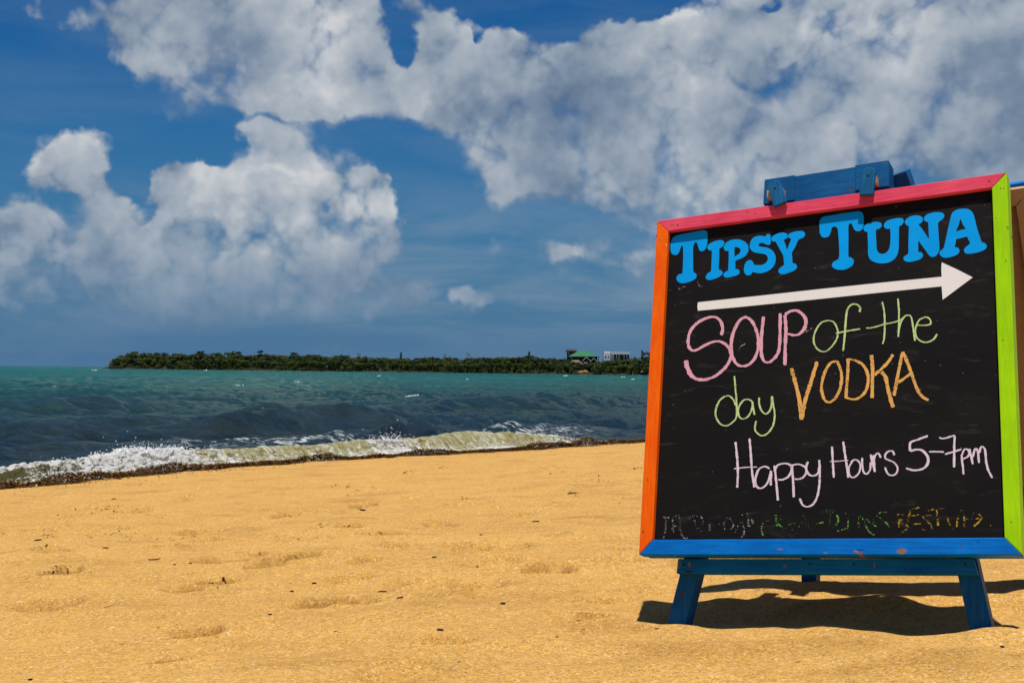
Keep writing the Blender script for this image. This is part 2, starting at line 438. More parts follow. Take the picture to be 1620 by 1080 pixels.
def fan_angles(lo, hi, n, coarse):
    a = np.linspace(R(lo), R(hi), n)
    l = np.linspace(R(lo), R(-180), coarse + 1)[1:][::-1]
    r = np.linspace(R(hi), R(180), coarse + 1)[1:]
    return np.concatenate([l, a, r])
th = fan_angles(-31, 31, 640, 36)
rr = np.concatenate([[.02, .6, 1.2, 1.8, 2.3], 1 / np.linspace(1 / 2.75, 1 / 42., 780), [50, 62, 80, 110, 160, 260, 450, 800, 1500, 3000, 6000, 12000, 20000]])
X = rr[:, None] * np.sin(th)[None]; Y = rr[:, None] * np.cos(th)[None]
Z = sand_z(X, Y)
def mat_sand():
    m, q, p, o = new_mat('dry_sand')
    co = q.n('ShaderNodeTexCoord').outputs['Object']
    big = q.noise(co, .9, 5, .6)
    mid = q.noise(co, 7, 5, .6)
    c = q.ramp(q.math('MULTIPLY_ADD', mid, .55, q.math('MULTIPLY', big, .45)), [(.32, (.480, .240, .043)), (.52, (.565, .300, .062)), (.70, (.635, .357, .090))])
    # single grains: pale shell, honey, brown and a few dark ones
    v1 = q.n('ShaderNodeTexVoronoi', feature='F1', ins={'Vector': co, 'Scale': 330.})
    sepc = q.n('ShaderNodeSeparateColor', ins={0: v1.outputs['Color']})
    gr = q.ramp(sepc.outputs[0], [(0, (.15, .07, .012)), (.16, (.42, .20, .025)), (.45, (.56, .30, .065)), (.75, (.64, .36, .10)), (.93, (.74, .52, .24)), (1, (.85, .74, .52))])
    c = q.mix(.46, c, gr)
    v2 = q.n('ShaderNodeTexVoronoi', feature='F1', ins={'Vector': co, 'Scale': 120.})
    s2 = q.n('ShaderNodeSeparateColor', ins={0: v2.outputs['Color']})
    c = q.mix(q.math('MULTIPLY', q.step(s2.outputs[0], .93, .97), .42), c, (.30, .15, .04))
    c = q.mix(q.math('MULTIPLY', q.step(s2.outputs[1], .95, .98), .40), c, (.80, .66, .40))
    c = q.mix(1.0, c, q.ramp(s2.outputs[2], [(0, .72), (.2, .94), (.7, 1.03), (1, 1.18)]), 'MULTIPLY')
    c = q.mix(1.0, c, q.ramp(q.noise(co, 38, 3, .7), [(.30, .80), (.5, 1.0), (.70, 1.10)]), 'MULTIPLY')
    drift = q.noise(q.mapping(co, rot=(0, 0, R(-20)), scale=(.55, 1, 1)), 2.3, 5, .62, .4)
    c = q.mix(1.0, c, q.ramp(drift, [(.30, (.80, .77, .70)), (.46, (1, 1, 1)), (.70, (1.06, 1.06, 1.05))]), 'MULTIPLY')
    # dark flecks of weed, denser towards the water
    at = q.n('ShaderNodeAttribute', attribute_name='wet')
    v3 = q.n('ShaderNodeTexVoronoi', feature='F1', ins={'Vector': co, 'Scale': 21., 'Randomness': 1.0})
    s3 = q.n('ShaderNodeSeparateColor', ins={0: v3.outputs['Color']})
    pick = q.math('GREATER_THAN', q.math('MULTIPLY_ADD', at.outputs['Fac'], .22, s3.outputs[2]), .962)
    sz_ = q.math('ADD', q.math('MULTIPLY_ADD', s3.outputs[1], .10, .08), q.math('MULTIPLY', at.outputs['Fac'], .20))
    fl = q.math('MULTIPLY', pick, q.math('LESS_THAN', v3.outputs['Distance'], sz_))
    c = q.mix(q.math('MULTIPLY', fl, .85), c, (.035, .018, .008))
    # damp sand at the water's edge
    wet = q.step(q.math('MULTIPLY_ADD', q.math('SUBTRACT', mid, .5), .35, at.outputs['Fac']), .84, 1.06)
    c = q.mix(wet, c, (.24, .125, .045))
    q.set(p.inputs['Base Color'], c)
    q.set(p.inputs['Roughness'], q.math('MULTIPLY_ADD', wet, -.55, .92))
    p.inputs['Specular IOR Level'].default_value = .2
    h = q.math('ADD', q.math('MULTIPLY', q.noise(co, 60, 5, .7), .55), q.math('MULTIPLY', v1.outputs['Distance'], .5))
    h = q.math('ADD', h, q.math('MULTIPLY', q.noise(co, 18, 4, .6), 1.6))
    bump(q, p, h, .8, .0050)
    return m
pp, qq = pq(X.ravel(), Y.ravel())
wet = np.clip(1 + qq / 3.2, 0, 1)
V = np.stack([X.ravel(), Y.ravel(), Z.ravel()], 1)
sand = npmesh('beach_sand', V, grid_faces(len(rr), len(th))[:, ::-1], mat_sand(), attrs={'wet': wet})
tag(sand, kind='structure')

# ------------------------------------------------------------------ the sea
ths = fan_angles(-29, 29, 660, 40)
rs = np.concatenate([[8.], 1 / np.linspace(1 / 11.5, 1 / 900., 940), [1100, 1500, 2300, 4000, 8000, 20000]])
drs = np.gradient(rs)
X = rs[:, None] * np.sin(ths)[None]; Y = rs[:, None] * np.cos(ths)[None]
P = EX * X + EY * Y
Q = -(EY * X - EX * Y) - 13.75 - shore_q(P)
Qc = np.maximum(Q, 0)
H = np.zeros_like(X); GQ = np.zeros_like(X); GP = np.zeros_like(X)
rg = np.random.RandomState(5)
DR = drs[:, None] * np.ones_like(X)
gust = .75 + .45 * vnoise(X / 23, Y / 23, 77) + .25 * vnoise(X / 7, Y / 7, 78)
wav = []
for k in range(12):      # swell running onto the beach
    lam = rg.uniform(3.2, 8.5); wav.append((lam, rg.normal(0, .16), .0120 * lam ** .8))
for k in range(26):
    lam = rg.uniform(1.1, 3.2); wav.append((lam, rg.normal(0, .32), .0175 * lam ** .9))
for k in range(34):
    lam = rg.uniform(.32, 1.1); wav.append((lam, rg.normal(0, .5), .0185 * lam))
for (lam, an, amp) in wav:
    kx = 2 * math.pi / lam
    dq, dp = math.cos(an), math.sin(an)
    ph = kx * (dq * Q + dp * P) + rg.uniform(0, 6.28)
    ph = ph + .8 * vnoise(P / (lam * 3), Q / (lam * 3), int(lam * 100))
    fade = np.clip(lam / (2.0 * np.minimum(DR, 1.3)) - .6, 0, 1)
    latf = np.clip(lam / (2.4 * rs[:, None] * .00155) - .5, 0, 1)
    grp_ = np.clip(.55 + .8 * vnoise(P / (lam * 2.6) + 9, Q / (lam * 1.7), int(lam * 977) + 3), 0, 1.3)
    s = np.sin(ph)
    H += amp * fade * grp_ * (s + .28 * np.cos(2 * ph))
    gd = amp * latf * grp_ * kx * (np.cos(ph) - .56 * np.sin(2 * ph))
    GQ += gd * dq; GP += gd * dp
env = gust * np.clip(Qc / 5., .12, 1)
H *= env; GQ *= env; GP *= env
H0 = H.copy()
def ridge(px, py, wq, wp, h, asym=.62):
    """a single swell crest passing under a sight line"""
    global H
    r = ray(px, py); t = -(CAM_Z - .12) / r.z
    x, y = r.x * t, r.y * t
    p0 = EX * x + EY * y; q0 = -(EY * x - EX * y) - 13.75 - float(shore_q(p0))
    wobble = .35 * vnoise(P / 1.6, P * 0 + px, 5) + .18 * vnoise(P / .5, P * 0 + py, 6)
    d = Q - q0 - wobble - .04 * (P - p0)
    w = np.where(d < 0, wq * asym, wq)
    H += h * np.exp(-(d / w) ** 2) * np.exp(-((P - p0) / wp) ** 2) * (.8 + .3 * vnoise(P / .7, Q / .7, 8))
ridge(60, 646, 1.6, 6.5, .50); ridge(415, 677, 1.1, 3.6, .32); ridge(560, 668, 1.0, 3.4, .36); ridge(830, 640, 2.0, 9.0, .60); ridge(300, 655, 1.2, 4, .10)
ridge(720, 678, .9, 4, .10); ridge(120, 675, .8, 3, .07); ridge(930, 668, .9, 3, .09); ridge(640, 650, 1.3, 5, .12)
# the slope of every wave, also of those finer than the mesh far out
dH = H - H0
GQ += np.gradient(dH, axis=0) / np.maximum(np.gradient(Q, axis=0), 1e-3) * (rs[:, None] < 120)
GQ *= 1.1; GP *= 1.1
wn = np.stack([-(GP * EX - GQ * EY), -(GP * EY + GQ * EX), np.ones_like(X)], -1).reshape(-1, 3)
wn /= np.linalg.norm(wn, axis=1, keepdims=True)
Zs = H - .02 - np.where(Q < 0, .6 * (-Q) * SLOPE + .02, 0)
Zs = np.maximum(Zs, -.35)
def mat_sea():
    m, q, p, o = new_mat('sea_water')
    co = q.n('ShaderNodeTexCoord').outputs['Object']
    off = q.n('ShaderNodeAttribute', attribute_name='offshore').outputs['Fac']
    pn = q.noise(q.mapping(co, rot=(0, 0, R(-53)), scale=(.35, 1, 1)), .16, 4, .6)
    o2 = q.math('ADD', off, q.math('MULTIPLY', q.math('SUBTRACT', pn, .5), .34))
    # what the water lies over: weed close in, mixed bottom, then pale sand far out
    body = q.ramp(o2, [(0, (.012, .015, .008)), (.36, (.005, .011, .006)), (.48, (.008, .019, .009)), (.62, (.008, .036, .018)), (.75, (.006, .062, .040)), (.86, (.0008, .084, .068)), (1.0, (.0005, .092, .076))])
    # wave-crest light and dark painted into the colour, with weed patches and sand below
    m1 = q.noise(q.mapping(co, rot=(0, 0, R(-53)), scale=(.45, 1, 1)), .11, 8, .72, .5)
    m2 = q.noise(q.mapping(co, rot=(0, 0, R(-53)), scale=(.5, 1, 1)), .85, 6, .7, .6)
    mm = q.math('MULTIPLY_ADD', m1, .6, q.math('MULTIPLY', m2, .4))
    mul = q.ramp(mm, [(.36, .34), (.47, .80), (.54, 1.12), (.66, 1.75)])
    body = q.mix(1.0, body, mul, 'MULTIPLY')
    q.set(p.inputs['Base Color'], body)
    p.inputs['Roughness'].default_value = .14
    p.inputs['IOR'].default_value = 1.333
    p.inputs['Specular IOR Level'].default_value = .26
    sh = q.mapping(co, rot=(0, 0, R(-53)), scale=(.38, 1, 1))
    h = q.math('ADD', q.math('MULTIPLY', q.noise(sh, 4.2, 7, .68, .4), 1.3), q.math('MULTIPLY', q.noise(sh, .9, 4, .6, .3), 1.7))
    h = q.math('ADD', h, q.math('MULTIPLY', q.noise(sh, .22, 3, .6, .2), 3.2))
    far_ = q.n('ShaderNodeAttribute', attribute_name='far').outputs['Fac']
    nrm = q.n('ShaderNodeVectorMath', operation='NORMALIZE', ins={0: q.mix(far_, q.n('ShaderNodeNewGeometry').outputs['Normal'], q.n('ShaderNodeAttribute', attribute_name='wave_normal').outputs['Vector'])})
    bm_ = q.n('ShaderNodeBump', ins={'Strength': 1.0, 'Distance': .07, 'Height': h, 'Normal': nrm.outputs[0]})
    dif = q.n('ShaderNodeBsdfDiffuse', ins={'Color': body, 'Normal': bm_.outputs[0]})
    glo = q.n('ShaderNodeBsdfGlossy', ins={'Color': (.88, .95, .80), 'Roughness': .07, 'Normal': bm_.outputs[0]})
    fr = q.math('MULTIPLY', q.math('POWER', q.math('MINIMUM', q.n('ShaderNodeFresnel', ins={'IOR': 1.333, 'Normal': bm_.outputs[0]}).outputs[0], .8), 1.35), .54)
    wat = q.n('ShaderNodeMixShader', ins={0: fr, 1: dif.outputs[0], 2: glo.outputs[0]})
    # lacy remains of foam just behind the breaker and single whitecaps
    fo = q.n('ShaderNodeAttribute', attribute_name='foam').outputs['Fac']
    lace = q.noise(sh, 7.0, 6, .68, 1.0)
    fm = q.math('MULTIPLY', fo, q.step(lace, .50, .62), clamp=True)
    d = q.n('ShaderNodeBsdfDiffuse', ins={'Color': (.72, .74, .74)})
    mx = q.n('ShaderNodeMixShader', ins={0: fm, 1: wat.outputs[0], 2: d.outputs[0]})
    q.t.links.new(mx.outputs[0], o.inputs[0])
    return m
offs = np.clip(np.log1p(np.maximum(Q, 0)) / math.log(300.), 0, 1)
foam = np.zeros_like(X)
for (px, py, a, b, s) in [(440, 700, 2.2, .7, .75), (372, 697, 1.2, .6, .6), (840, 683, 1.6, .8, .9), (870, 695, 1.2, .6, 1.0), (300, 706, .9, .5, .5), (70, 640, 2.6, .35, .35)]:
    r = ray(px, py); t = -CAM_Z / r.z; x0, y0 = r.x * t, r.y * t
    p0 = EX * x0 + EY * y0; q0 = -(EY * x0 - EX * y0) - 13.75 - float(shore_q(p0))
    foam = np.maximum(foam, s * np.exp(-((P - p0) / a) ** 2 - ((Q - q0) / b) ** 2))
keep = (Q > -3)
F = grid_faces(len(rs), len(ths))[:, ::-1]
F = F[keep.ravel()[F].any(1)]
V = np.stack([X.ravel(), Y.ravel(), Zs.ravel()], 1)
used = np.unique(F); remap = np.zeros(len(V), np.int64); remap[used] = np.arange(len(used))
sea = npmesh('sea', V[used], remap[F], mat_sea(), attrs={'offshore': offs.ravel()[used], 'foam': foam.ravel()[used], 'wave_normal': wn[used], 'far': (np.clip((rs[:, None] - 35) / 60, 0, 1) * np.ones_like(X)).ravel()[used]})
tag(sea, kind='structure')

# ------------------------------------------------------------------ the little wave breaking on the sand
def from_pq(p, q):
    """q measured from the local waterline"""
    qt = q + shore_q(p) + 13.75
    s = -qt
    return EX * p + EY * s, EY * p - EX * s
PB = np.arange(1.0, 27.0, .022)
CH = np.interp(PB, [1, 4, 7, 8.6, 9.3, 10.2, 10.9, 11.5, 12.2, 13.5, 15, 16.6, 17.4, 18.4, 19.4, 20.0, 20.6, 21.4, 27],
               [.10, .14, .165, .17, .19, .20, .235, .25, .215, .215, .225, .25, .26, .29, .27, .23, .14, .03, .0])
CH = CH * (1 + .10 * vnoise(PB / .9, PB * 0, 3) + .07 * vnoise(PB / .27, PB * 0, 4)) * 1.04
WH = np.interp(PB, [1, 7, 8.6, 9.3, 10.1, 10.8, 11.6, 12.2, 13, 15.2, 15.7, 16.2, 16.8, 17.6, 19, 20, 21, 27],
               [.35, .25, .16, .55, .8, 1, 1, .62, .48, .42, .62, .75, .50, .36, .42, .50, .9, .6])    # how much of the face is white
# profile: (q, z) from the swash on the sand, up the face, over the lip and down the back
prof_t = np.array([0, .06, .12, .20, .30, .42, .54, .64, .70, .76, .84, .92, 1.0])
prof_q = np.array([-.42, -.22, -.08, .06, .13, .19, .25, .32, .38, .50, .80, 1.2, 1.7])
prof_z = np.array([-.04, .035, .085, .16, .32, .58, .83, .965, 1.0, .95, .70, .36, .02])
T = np.linspace(0, 1, 46)
pqv = np.interp(T, prof_t, prof_q); pzv = np.interp(T, prof_t, prof_z)
for _ in range(2):
    pqv[1:-1] = (pqv[:-2] + 2 * pqv[1:-1] + pqv[2:]) / 4; pzv[1:-1] = (pzv[:-2] + 2 * pzv[1:-1] + pzv[2:]) / 4
PP, TT = np.meshgrid(PB, T, indexing='ij')
wq_ = np.clip(CH / .26, .35, 1.2)[:, None]
QQ = pqv[None, :] * wq_ + .07 * vnoise(PP / .8, PP * 0, 14) * (TT < .8)
ZZ = pzv[None, :] * CH[:, None] + .004
fing = vnoise(PP / .16 + 2 * TT, TT * 2, 15)
QQ -= .028 * fing * (TT > .12) * (TT < .75) * wq_
white = np.clip(WH[:, None] * 1.25 - .55 * np.clip((TT - .10) / .55, 0, 1) * (1 - WH[:, None]), 0, 1)
white = np.where(TT < .36, np.maximum(white, (.95 - .9 * np.clip((TT - .10) / .24, 0, 1)) * (.75 + .35 * vnoise(PP / .5, TT * 0, 55)) * 1.0), white)
white = np.where((TT > .62) & (TT < .76), np.maximum(white, .42), white)
white = np.where((TT > .56) & (TT < .76) & (PP < 9.8), np.maximum(white, .85), white)
white = np.where(TT > .78, white * np.clip((1.0 - TT) / .22, 0, 1) * .8, white)
rough_ = white * (fbm(PP, TT * .9, .11, 3, .6, 17))
QQ += .050 * rough_; ZZ += .040 * np.abs(rough_) * np.clip(CH / .2, 0, 1)[:, None]
BX, BY = from_pq(PP, QQ)
ZZ = np.maximum(ZZ, base_z(BX, BY) + .006 - .05 * (TT > .97) - .05 * (TT < .02) + .016 * np.clip(CH / .1, 0, 1)[:, None])
ZZ = np.where(CH[:, None] < .02, -.2, ZZ)
def mat_breaker():
    m, q, p, o = new_mat('breaking_water')
    co = q.n('ShaderNodeTexCoord').outputs['Object']
    uv = q.n('ShaderNodeAttribute', attribute_name='flow').outputs['Vector']
    wh = q.n('ShaderNodeAttribute', attribute_name='white').outputs['Fac']
    ol = q.n('ShaderNodeAttribute', attribute_name='olive').outputs['Fac']
    st = q.noise(q.mapping(uv, scale=(6.5, .8, 1)), 1.3, 5, .62, .9)
    lump = q.noise(co, 9, 5, .6)
    body = q.mix(ol, q.ramp(q.math('MULTIPLY_ADD', st, .6, q.math('MULTIPLY', lump, .4)), [(.36, (.33, .26, .085)), (.50, (.58, .52, .25)), (.61, (.84, .82, .64))]),
                 q.ramp(st, [(.3, (.075, .070, .018)), (.55, (.17, .155, .045)), (.75, (.30, .28, .12))]))
    q.set(p.inputs['Base Color'], body)
    p.inputs['Roughness'].default_value = .16
    p.inputs['IOR'].default_value = 1.333
    fl = q.noise(co, 21, 7, .72, .6)
    cell = q.n('ShaderNodeTexVoronoi', feature='F1', ins={'Vector': co, 'Scale': 38, 'Detail': 2}).outputs['Distance']
    f = q.math('MULTIPLY_ADD', q.math('SUBTRACT', fl, .5), 2.3, wh)
    f = q.math('MULTIPLY_ADD', q.math('SUBTRACT', st, .5), 1.9, f)
    f = q.step(q.math('MULTIPLY_ADD', cell, -.35, f), .17, .52)
    d = q.n('ShaderNodeBsdfDiffuse', ins={'Color': q.ramp(lump, [(.35, (.72, .70, .62)), (.6, (.90, .90, .88))])})
    tr = q.n('ShaderNodeBsdfTranslucent', ins={'Color': (.75, .72, .58)})
    fo = q.n('ShaderNodeMixShader', ins={0: .3, 1: d.outputs[0], 2: tr.outputs[0]})
    tb = q.n('ShaderNodeBsdfTranslucent', ins={'Color': body})
    wa = q.n('ShaderNodeMixShader', ins={0: .5, 1: p.outputs[0], 2: tb.outputs[0]})
    h = q.math('ADD', q.math('MULTIPLY', st, .8), q.math('MULTIPLY', fl, q.math('MULTIPLY_ADD', wh, 1.1, .25)))
    b = q.n('ShaderNodeBump', ins={'Strength': .8, 'Distance': .045, 'Height': h})
    q.set(p.inputs['Normal'], b.outputs[0]); q.set(d.inputs['Normal'], b.outputs[0])
    mx = q.n('ShaderNodeMixShader', ins={0: f, 1: wa.outputs[0], 2: fo.outputs[0]})
    q.t.links.new(mx.outputs[0], o.inputs[0])
    return m
olive = np.interp(PP, [1, 7, 9.0, 9.5, 10.3, 11, 11.7, 12.4, 27], [1, 1, 1, .75, .5, .4, .35, .0, 0.]) * np.clip(1 - (TT - .0) * 0, 0, 1)
flow = np.stack([PP.ravel(), TT.ravel(), PP.ravel() * 0], 1)
V = np.stack([BX.ravel(), BY.ravel(), ZZ.ravel()], 1)
F = grid_faces(len(PB), len(T))
F = F[(np.repeat(CH, len(T))[F] > .02).all(1)]
used = np.unique(F); remap = np.zeros(len(V), np.int64); remap[used] = np.arange(len(used))
brk = npmesh('breaking_wave', V[used], remap[F], mat_breaker(), attrs={'white': white.ravel()[used], 'flow': flow[used], 'olive': olive.ravel()[used]})
tag(brk, kind='structure')

# spray and foam flecks: small lumps of froth and drops, joined
ico = bmesh.new(); bmesh.ops.create_icosphere(ico, subdivisions=1, radius=1)
IV = np.array([v.co[:] for v in ico.verts]); IF = np.array([[v.index for v in f.verts] for f in ico.faces]); ico.free()
IV0 = IV.copy()
def blobs(name, pts, mat):
    """pts: x, y, z, radius"""
    pts = np.asarray(pts, float); n = len(pts)
    g = np.random.RandomState(3)
    sc3 = g.uniform(.6, 1.45, (n, 1, 3))
    V = IV0[None] * sc3 * pts[:, None, 3:4] * g.uniform(.8, 1.2, (n, len(IV0), 1)) + pts[:, None, :3]
    F = IF[None] + (np.arange(n) * len(IV0))[:, None, None]
    return npmesh(name, V.reshape(-1, 3), F.reshape(-1, 3), mat)
pts = []
def crest(p): return float(np.interp(p, PB, CH))
def wave_pt(p, t):
    i = min(int((p - PB[0]) / .022), len(PB) - 1); j = min(int(t * 45), 45)
    return BX[i, j], BY[i, j], ZZ[i, j]
for k in range(1700):
    p = rnd.uniform(5, 21.2)
    w = float(np.interp(p, PB, WH))
    if rnd.random() > .25 + w: continue
    t = rnd.uniform(.24, .34) if rnd.random() < .6 else rnd.uniform(.2, .2 + .5 * w)
    x, y, z = wave_pt(p, t)
    pts.append((x + rnd.gauss(0, .02), y + rnd.gauss(0, .02), z + abs(rnd.gauss(0, .010)), rnd.uniform(.003, .010)))
for (p0, sp, up, n, tt) in [(11.35, .42, .032, 420, .70), (11.35, .35, .085, 46, .70), (10.75, .28, .026, 160, .68), (10.1, .35, .02, 120, .68), (11.7, .2, .035, 140, .7), (16.0, .22, .05, 260, .6), (16.1, .14, .11, 60, .6), (20.1, .5, .02, 90, .6)]:
    for k in range(n):
        p = rnd.gauss(p0, sp); x, y, z = wave_pt(p, tt)
        lift = abs(rnd.gauss(0, up)) * (1 if rnd.random() < .8 else 1.7)
        pts.append((x + rnd.gauss(0, .05), y + rnd.gauss(0, .05), z + lift, rnd.uniform(.003, .009) * (1.3 if lift < .03 else .8)))
for (p0, dx, h, lean) in [(11.25, 0, .10, -.09), (11.32, .02, .07, -.05), (10.9, 0, .05, -.04), (16.2, 0, .12, .05), (15.95, 0, .10, -.04), (11.55, 0, .06, .03)]:
    x, y, z = wave_pt(p0, .68)                        # thrown-up tongues of water
    for k in range(26):
        u = k / 25
        pts.append((x + lean * u * u * 1.6 + dx, y + .02 * u, z + h * u - .02, .019 * (1 - .72 * u)))
froth = bpy.data.materials.new('froth'); froth.use_nodes = True
fp = froth.node_tree.nodes['Principled BSDF']
fp.inputs['Base Color'].default_value = (.93, .93, .91, 1); fp.inputs['Roughness'].default_value = .35
tag(blobs('wave_foam', pts, froth), kind='stuff')

# a few whitecaps out on the bay
pts = []
for (px, py, L, n, hh) in [(660, 626, .40, 110, .06), (648, 627, .22, 30, .03), (150, 585.5, 1.2, 14, .15), (600, 594.5, .7, 12, .15), (895, 594.5, .9, 14, .15), (985, 596.5, .6, 12, .15),
                           (90, 611, .3, 10, .04), (375, 609.5, .35, 12, .04), (1002, 600, .4, 8, .08), (325, 585.8, .8, 10, .12), (740, 600, .3, 8, .06), (472, 604, .35, 9, .05),
                           (45, 641, .5, 34, .05), (70, 642, .5, 30, .05), (100, 644, .4, 24, .04)]:
    r = ray(px, py); t = -(CAM_Z - .06) / r.z
    x0, y0 = r.x * t, r.y * t
    big = max(.010, t * .00024)
    for k in range(n):
        u = rnd.gauss(0, .5)
        pts.append((x0 + u * L, y0 + rnd.gauss(0, .3) * L, .06 + abs(rnd.gauss(0, hh * .35)) * (1 - min(1, abs(u))), big * rnd.uniform(.7, 1.8)))
tag(blobs('whitecaps', pts, froth), kind='stuff')

# ------------------------------------------------------------------ band of brown weed thrown up along the water's edge
def mat_weed():
    m, q, p, o = new_mat('brown_weed')
    c = q.n('ShaderNodeAttribute', attribute_name='tone').outputs['Fac']
    q.set(p.inputs['Base Color'], q.ramp(c, [(0, (.022, .009, .003)), (.45, (.10, .038, .008)), (.8, (.19, .085, .012)), (.93, (.33, .19, .02)), (1, (.5, .36, .04))]))
    p.inputs['Roughness'].default_value = .7
    p.inputs['Specular IOR Level'].default_value = .05
    return m
vs, fs, tone = [], [], []
def frond(x, y, z, L, w, up, tn):
    a = rnd.uniform(0, 6.283); bend = rnd.uniform(-.9, .9)
    i0 = len(vs)
    for k in range(3):
        u = k / 2
        aa = a + bend * u
        cx_, cy_ = x + math.cos(aa) * L * u, y + math.sin(aa) * L * u
        zz = z + up * (u - .35 * u * u)
        ww = w * (1 - .6 * abs(u - .4))
        px_, py_ = -math.sin(aa) * ww, math.cos(aa) * ww
        vs.append((cx_ + px_, cy_ + py_, zz + rnd.uniform(-.4, .4) * w)); vs.append((cx_ - px_, cy_ - py_, zz + rnd.uniform(-.4, .4) * w))
    tone.extend([tn] * 6)
    fs.append((i0, i0 + 1, i0 + 3, i0 + 2)); fs.append((i0 + 2, i0 + 3, i0 + 5, i0 + 4))
nb = 0
for k in range(30000):
    p = rnd.uniform(3, 27)
    hp = np.interp(p, [3, 8, 8.8, 9.5, 10, 10.6, 11.1, 12, 13.2, 14.2, 14.7, 15.4, 17, 19.5, 20.6, 21.3, 22, 23.5, 27], [.05, .07, .09, .07, .07, .06, .075, .07, .07, .10, .03, .06, .05, .07, .12, .06, .04, .05, .04])
    hp *= .8 + .6 * max(0., float(vnoise(p / .35, 4., 9))) + .5 * float(vnoise(p / .5, 0., 5))
    wb = np.interp(p, [3, 9, 12, 14.5, 20, 21.5, 27], [.24, .26, .20, .15, .20, .20, .15])
    qc = -.44 + .08 * float(vnoise(p / 1.3, 3., 6))
    u = rnd.gauss(0, .45)
    q = qc + u * wb
    x, y = from_pq(np.array(p), np.array(q)); x, y = float(x), float(y)
    z = float(base_z(x, y)) + max(0, (1 - u * u)) * hp * rnd.random() ** .7 + .004
    frond(x, y, z, rnd.uniform(.03, .085), rnd.uniform(.004, .011), rnd.uniform(-.01, .05), min(1, max(0, rnd.gauss(.42, .25))))
for k in range(1500):          # loose scraps landward of the band
    p = rnd.uniform(5, 26); q = -.55 - abs(rnd.gauss(0, .5)) ** 1.3
    x, y = from_pq(np.array(p), np.array(q)); x, y = float(x), float(y)
    frond(x, y, sz(x, y) + .006, rnd.uniform(.012, .035), rnd.uniform(.003, .008), rnd.uniform(.002, .016), min(1, max(0, rnd.gauss(.2, .25))))
# crumbs of weed caught in the footprints and trampled sand
for (px, py, w, h, n) in [(98, 915, 11, 4, 46), (110, 911, 7, 3, 26), (176, 808, 16, 4, 30), (150, 809, 24, 3, 18), (119, 803, 22, 3, 18), (213, 809, 9, 3, 14), (258, 812, 6, 2.5, 14), (96, 818, 18, 3, 18),
                          (14, 847, 14, 4, 26), (60, 850, 24, 5, 16), (79, 872, 9, 3, 18), (84, 878, 5, 2, 8), (349, 921, 15, 4.5, 34), (340, 857, 14, 3, 18), (602, 850, 12, 3, 26), (555, 833, 10, 4, 22),
                          (508, 835, 4, 2, 10), (574, 804, 7, 3, 18), (698, 828, 10, 4, 20), (466, 812, 9, 3, 16), (457, 819, 5, 2, 8), (304, 786, 18, 4, 16), (882, 744, 13, 4, 20), (471, 855, 8, 4, 12),
                          (465, 889, 14, 3, 14), (414, 897, 9, 3, 10), (878, 904, 12, 5, 16), (879, 847, 6, 2, 10), (200, 850, 60, 6, 20), (270, 852, 60, 5, 18), (905, 782, 8, 2, 8), (265, 1035, 8, 3, 8), (640, 749, 14, 3, 14), (700, 742, 14, 3, 12),
                          (1010, 745, 12, 3, 8), (940, 760, 30, 6, 10), (560, 775, 40, 8, 14), (740, 790, 40, 5, 8), (990, 790, 20, 5, 8)]:
    for k in range(n):
        u, v_ = rnd.gauss(0, .55), rnd.gauss(0, .55)
        x, y = ground_px(px + u * w, py + v_ * h)
        far_k = min(2.2, max(1, math.hypot(x, y) / 6))
        frond(x, y, sz(x, y) + .005, rnd.uniform(.008, .020) * far_k, rnd.uniform(.002, .0045) * far_k, rnd.uniform(.001, .008) * far_k, min(1, max(0, rnd.gauss(.34, .25))))
weed = npmesh('washed_up_seaweed', vs, fs, mat_weed(), smooth=False, attrs={'tone': np.array(tone)})
tag(weed, kind='stuff')

# ------------------------------------------------------------------ the sign: a square chalkboard leaning on a blue A-frame easel
BA = Vector((0.86797151, -0.49007903, 0.08029951)).normalized()       # along the bottom rail
BB = Vector((0.07602047, 0.2901334, 0.953962)); BB = (BB - BA * BB.dot(BA)).normalized()   # up the board
BN = BA.cross(BB)                                                     # out of its face
BO = Vector((0.43090259, 4.23386623, CAM_Z - 0.60681571))             # lower left front corner
BW, BH = 1.2, 1.2143
BM = Matrix((BA, BB, BN)).transposed().to_4x4(); BM.translation = BO
def bp(px, py, w=0.0):
    """photograph pixel -> board coordinates on the plane w in front of the face"""
    r = ray(px, py); p0 = BO + BN * w
    k = (p0 - EYE).dot(BN) / r.dot(BN)
    d = EYE + r * k - p0
    return d.dot(BA), d.dot(BB)

def slab(name, poly, w0, w1, mat, parent, bev=.002, origin=(0, 0, 0), seg=2, jitter=0.0):
    """a board-plane polygon (counter-clockwise) given thickness from w0 (back) to w1 (front), edges eased"""
    bm = bmesh.new()
    ox, oy, oz = origin
    f = [bm.verts.new((x - ox, y - oy, w1 - oz)) for x, y in poly]
    b = [bm.verts.new((x - ox, y - oy, w0 - oz)) for x, y in poly]
    bm.faces.new(f); bm.faces.new(b[::-1])
    n = len(poly)
    for i in range(n):
        j = (i + 1) % n
        bm.faces.new((f[j], f[i], b[i], b[j]))
    bmesh.ops.recalc_face_normals(bm, faces=bm.faces)
    if bev:
        bmesh.ops.bevel(bm, geom=[e for e in bm.edges], offset=bev, segments=seg, profile=.6, affect='EDGES')
    me = bpy.data.meshes.new(name); bm.to_mesh(me); bm.free()
    return link(name, me, mat, parent)

